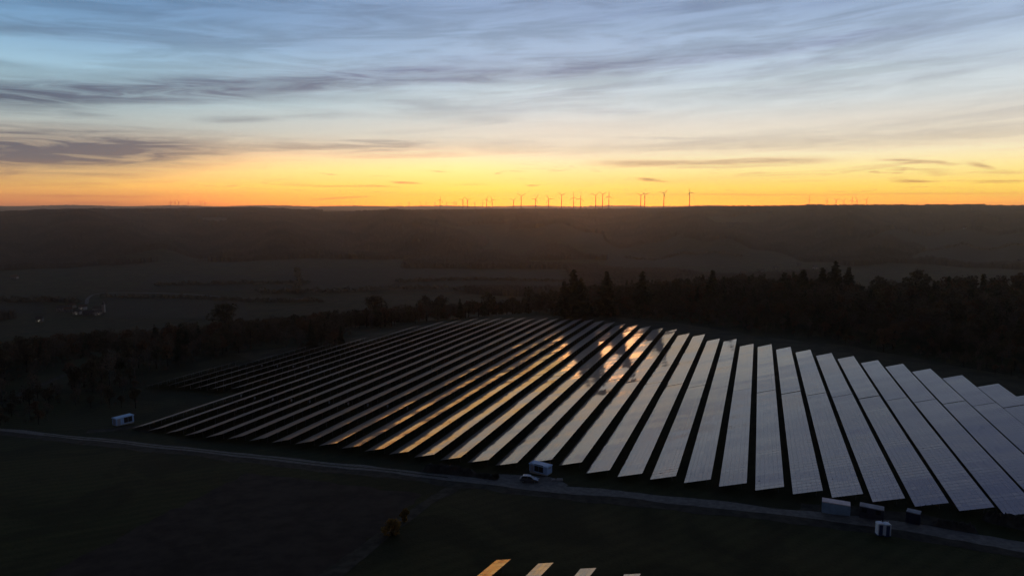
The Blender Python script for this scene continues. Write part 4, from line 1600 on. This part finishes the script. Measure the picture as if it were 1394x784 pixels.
# street lamps of the village
for i, (px, py, lab) in enumerate([(112.6, 424, 'lit street lamp beside the small house at the back of the village'), (104.5, 430, 'lit street lamp in front of the white village house'), (55, 441, 'lit street lamp at the wood edge below the village')]):
    p = hit(px, py)
    root = empty('street_lamp', p, 0, lab, 'street lamp', 'lit street lamps in the valley village')
    b = MB()
    b.tube([(0, 0, -0.5), (0, 0, 6.0), (0, -0.5, 6.6), (0, -1.4, 6.8)], [0.09, 0.07, 0.06, 0.05], 6)
    b.build('pole', M_steel, root)
    b = MB()
    b.box((0, -1.6, 6.78), (0.5, 0.9, 0.14), 0, (0.6, 0.8))
    b.build('lamp_head', M_steel, root)
    b = MB()
    b.box((0, -1.6, 6.5), (0.9, 0.9, 0.42), 0, (0.8, 0.8))
    b.build('lamp_glass', M_lampglass, root)


# ------------------------------------------------------------------ wind turbines on the far plateau
def turbine_proto():
    root = empty('wind_turbine', (0, 0, -900))
    t = MB()
    t.tube([(0, 0, -110), (0, 0, 0), (0, 0, 60), (0, 0, 138)], [5.4, 5.2, 4.2, 3.0], 12)
    t.build('tower', M_tower, root, True)
    n = MB()
    n.tube([(0, 6.5, 140), (0, 4, 140), (0, -3, 140), (0, -5.5, 140)], [2.2, 3.2, 3.2, 2.2], 10)
    n.build('nacelle', M_tower, root, True)
    return root


blade_me = None


def rotor(root, ang):
    global blade_me
    h = MB()
    h.tube([(0, -5.2, 0), (0, -6.6, 0), (0, -8.2, 0)], [1.7, 1.7, 0.5], 10)
    ro = h.build('rotor', M_tower, root, True, (0, 0, 140))
    ro.rotation_euler = (0, ang, 0)
    if blade_me is None:
        b = MB()
        ln = 62
        st = [(1.2, 1.3, 1.2), (6, 1.5, 1.0), (13, 2.5, 0.7), (30, 1.8, 0.45), (50, 1.0, 0.25), (ln, 0.3, 0.1)]
        vs, fs = [], []
        for z, c, th in st:
            vs += [(-c * 0.6, -6.8, z), (0, -6.8 - th, z), (c * 1.4, -6.8, z), (0, -6.8 + th, z)]
        for i in range(len(st) - 1):
            for k in range(4):
                fs.append((i * 4 + k, i * 4 + (k + 1) % 4, (i + 1) * 4 + (k + 1) % 4, (i + 1) * 4 + k))
        fs += [(3, 2, 1, 0), tuple(range(len(vs) - 4, len(vs)))]
        b.add(vs, fs)
        first = b.build('blade', M_tower, ro)
        blade_me = first.data
        rest = [120, 240]
    else:
        rest = [0, 120, 240]
    for a in rest:
        bl = bpy.data.objects.new('blade', blade_me)
        COL.objects.link(bl)
        bl.parent = ro
        bl.rotation_euler = (0, R(a), 0)


MAINLAB = 'wind turbine on the skyline, %s from the right in the main line'
main = [(599, 272, 11), (630, 272, 40), (636.5, 272, 75), (662.5, 271.3, 20), (670, 272, 95), (699, 272.5, 50), (709.5, 267, 63), (729, 271, 30), (747, 271, 88), (764.5, 265.7, 65), (781, 268.5, 115), (790.5, 270, 10),
        (811, 266, 52), (820.5, 264.6, 62), (829, 267, 0), (872.5, 266, 58), (878, 265, 70), (904, 263, 45), (939, 262, 100)]
small_r = [(1102, 271.5, 0), (1126, 273, 20), (1138.5, 272.3, 70), (1149, 273.3, 45), (1160, 272.3, 10), (1167, 272.6, 95), (1180, 271.6, 30)]
small_l = [(232, 275, 0), (238, 275, 33), (243.5, 275, 80), (256, 276, 20), (273.5, 275, 60), (279, 276, 100)]
faint = [(557, 276, 10), (573, 275.5, 50), (580, 276, 90), (592, 275.5, 30), (608, 276, 75), (618, 276, 15), (621, 275.5, 60), (646, 276, 40), (657, 275.7, 100)]
proto = None


def put_turbine(px, hub, ang, D, lab, grp):
    global proto
    v = pix_dir(px, hub)
    k = D / math.hypot(v[0], v[1])
    x, y, zh = v[0] * k, v[1] * k, CAM_H + v[2] * k
    gz = float(terrain(x, y))
    zz = zh - 140.0 * 0.72
    loc = (x, y, zz)
    yaw = -math.atan2(x, y) + math.radians(float(rng.uniform(-28, 28)))
    if proto is None:
        proto = turbine_proto()
        o = proto
        o.location = loc
        o.rotation_euler = (0, 0, yaw)
    else:
        o = proto.copy()
        COL.objects.link(o)
        o.location = loc
        o.rotation_euler = (0, 0, yaw)
        for ch in proto.children:
            if ch.name.startswith('rotor'):
                continue
            c = ch.copy()
            COL.objects.link(c)
            c.parent = o
    tag(o, lab, 'wind turbine', grp)
    o.scale = (0.72, 0.72, 0.72)
    rotor(o, R(ang))


for i, (px, hub, ang) in enumerate(main):
    D = 5500 if px > 700 else 6500
    n = len(main) - i
    lab = 'tallest wind turbine, rightmost of the main line on the skyline' if n == 1 else MAINLAB % ordinal(n)
    put_turbine(px, hub, ang, D, lab, 'wind turbines of the main line on the skyline')
for i, (px, hub, ang) in enumerate(small_r):
    put_turbine(px, hub, ang, 9000, 'small distant wind turbine, %s from the left in the right hand cluster' % ordinal(i + 1), 'small wind turbines at the right of the skyline')
for i, (px, hub, ang) in enumerate(small_l):
    put_turbine(px, hub, ang, 9600, 'small distant wind turbine, %s from the left in the left hand cluster' % ordinal(i + 1), 'small wind turbines at the left of the skyline')
for i, (px, hub, ang) in enumerate(faint):
    put_turbine(px, hub, ang, 9900, 'faint far wind turbine, %s from the left behind the main line' % ordinal(i + 1), 'faint wind turbines behind the main line')

# trees of a kind that were never planted are removed again
for kind, lst in TREES.items():
    for v, (root, *_r) in enumerate(lst):
        if (kind, v) not in used_proto:
            for ch in list(root.children):
                bpy.data.objects.remove(ch)
            bpy.data.objects.remove(root)
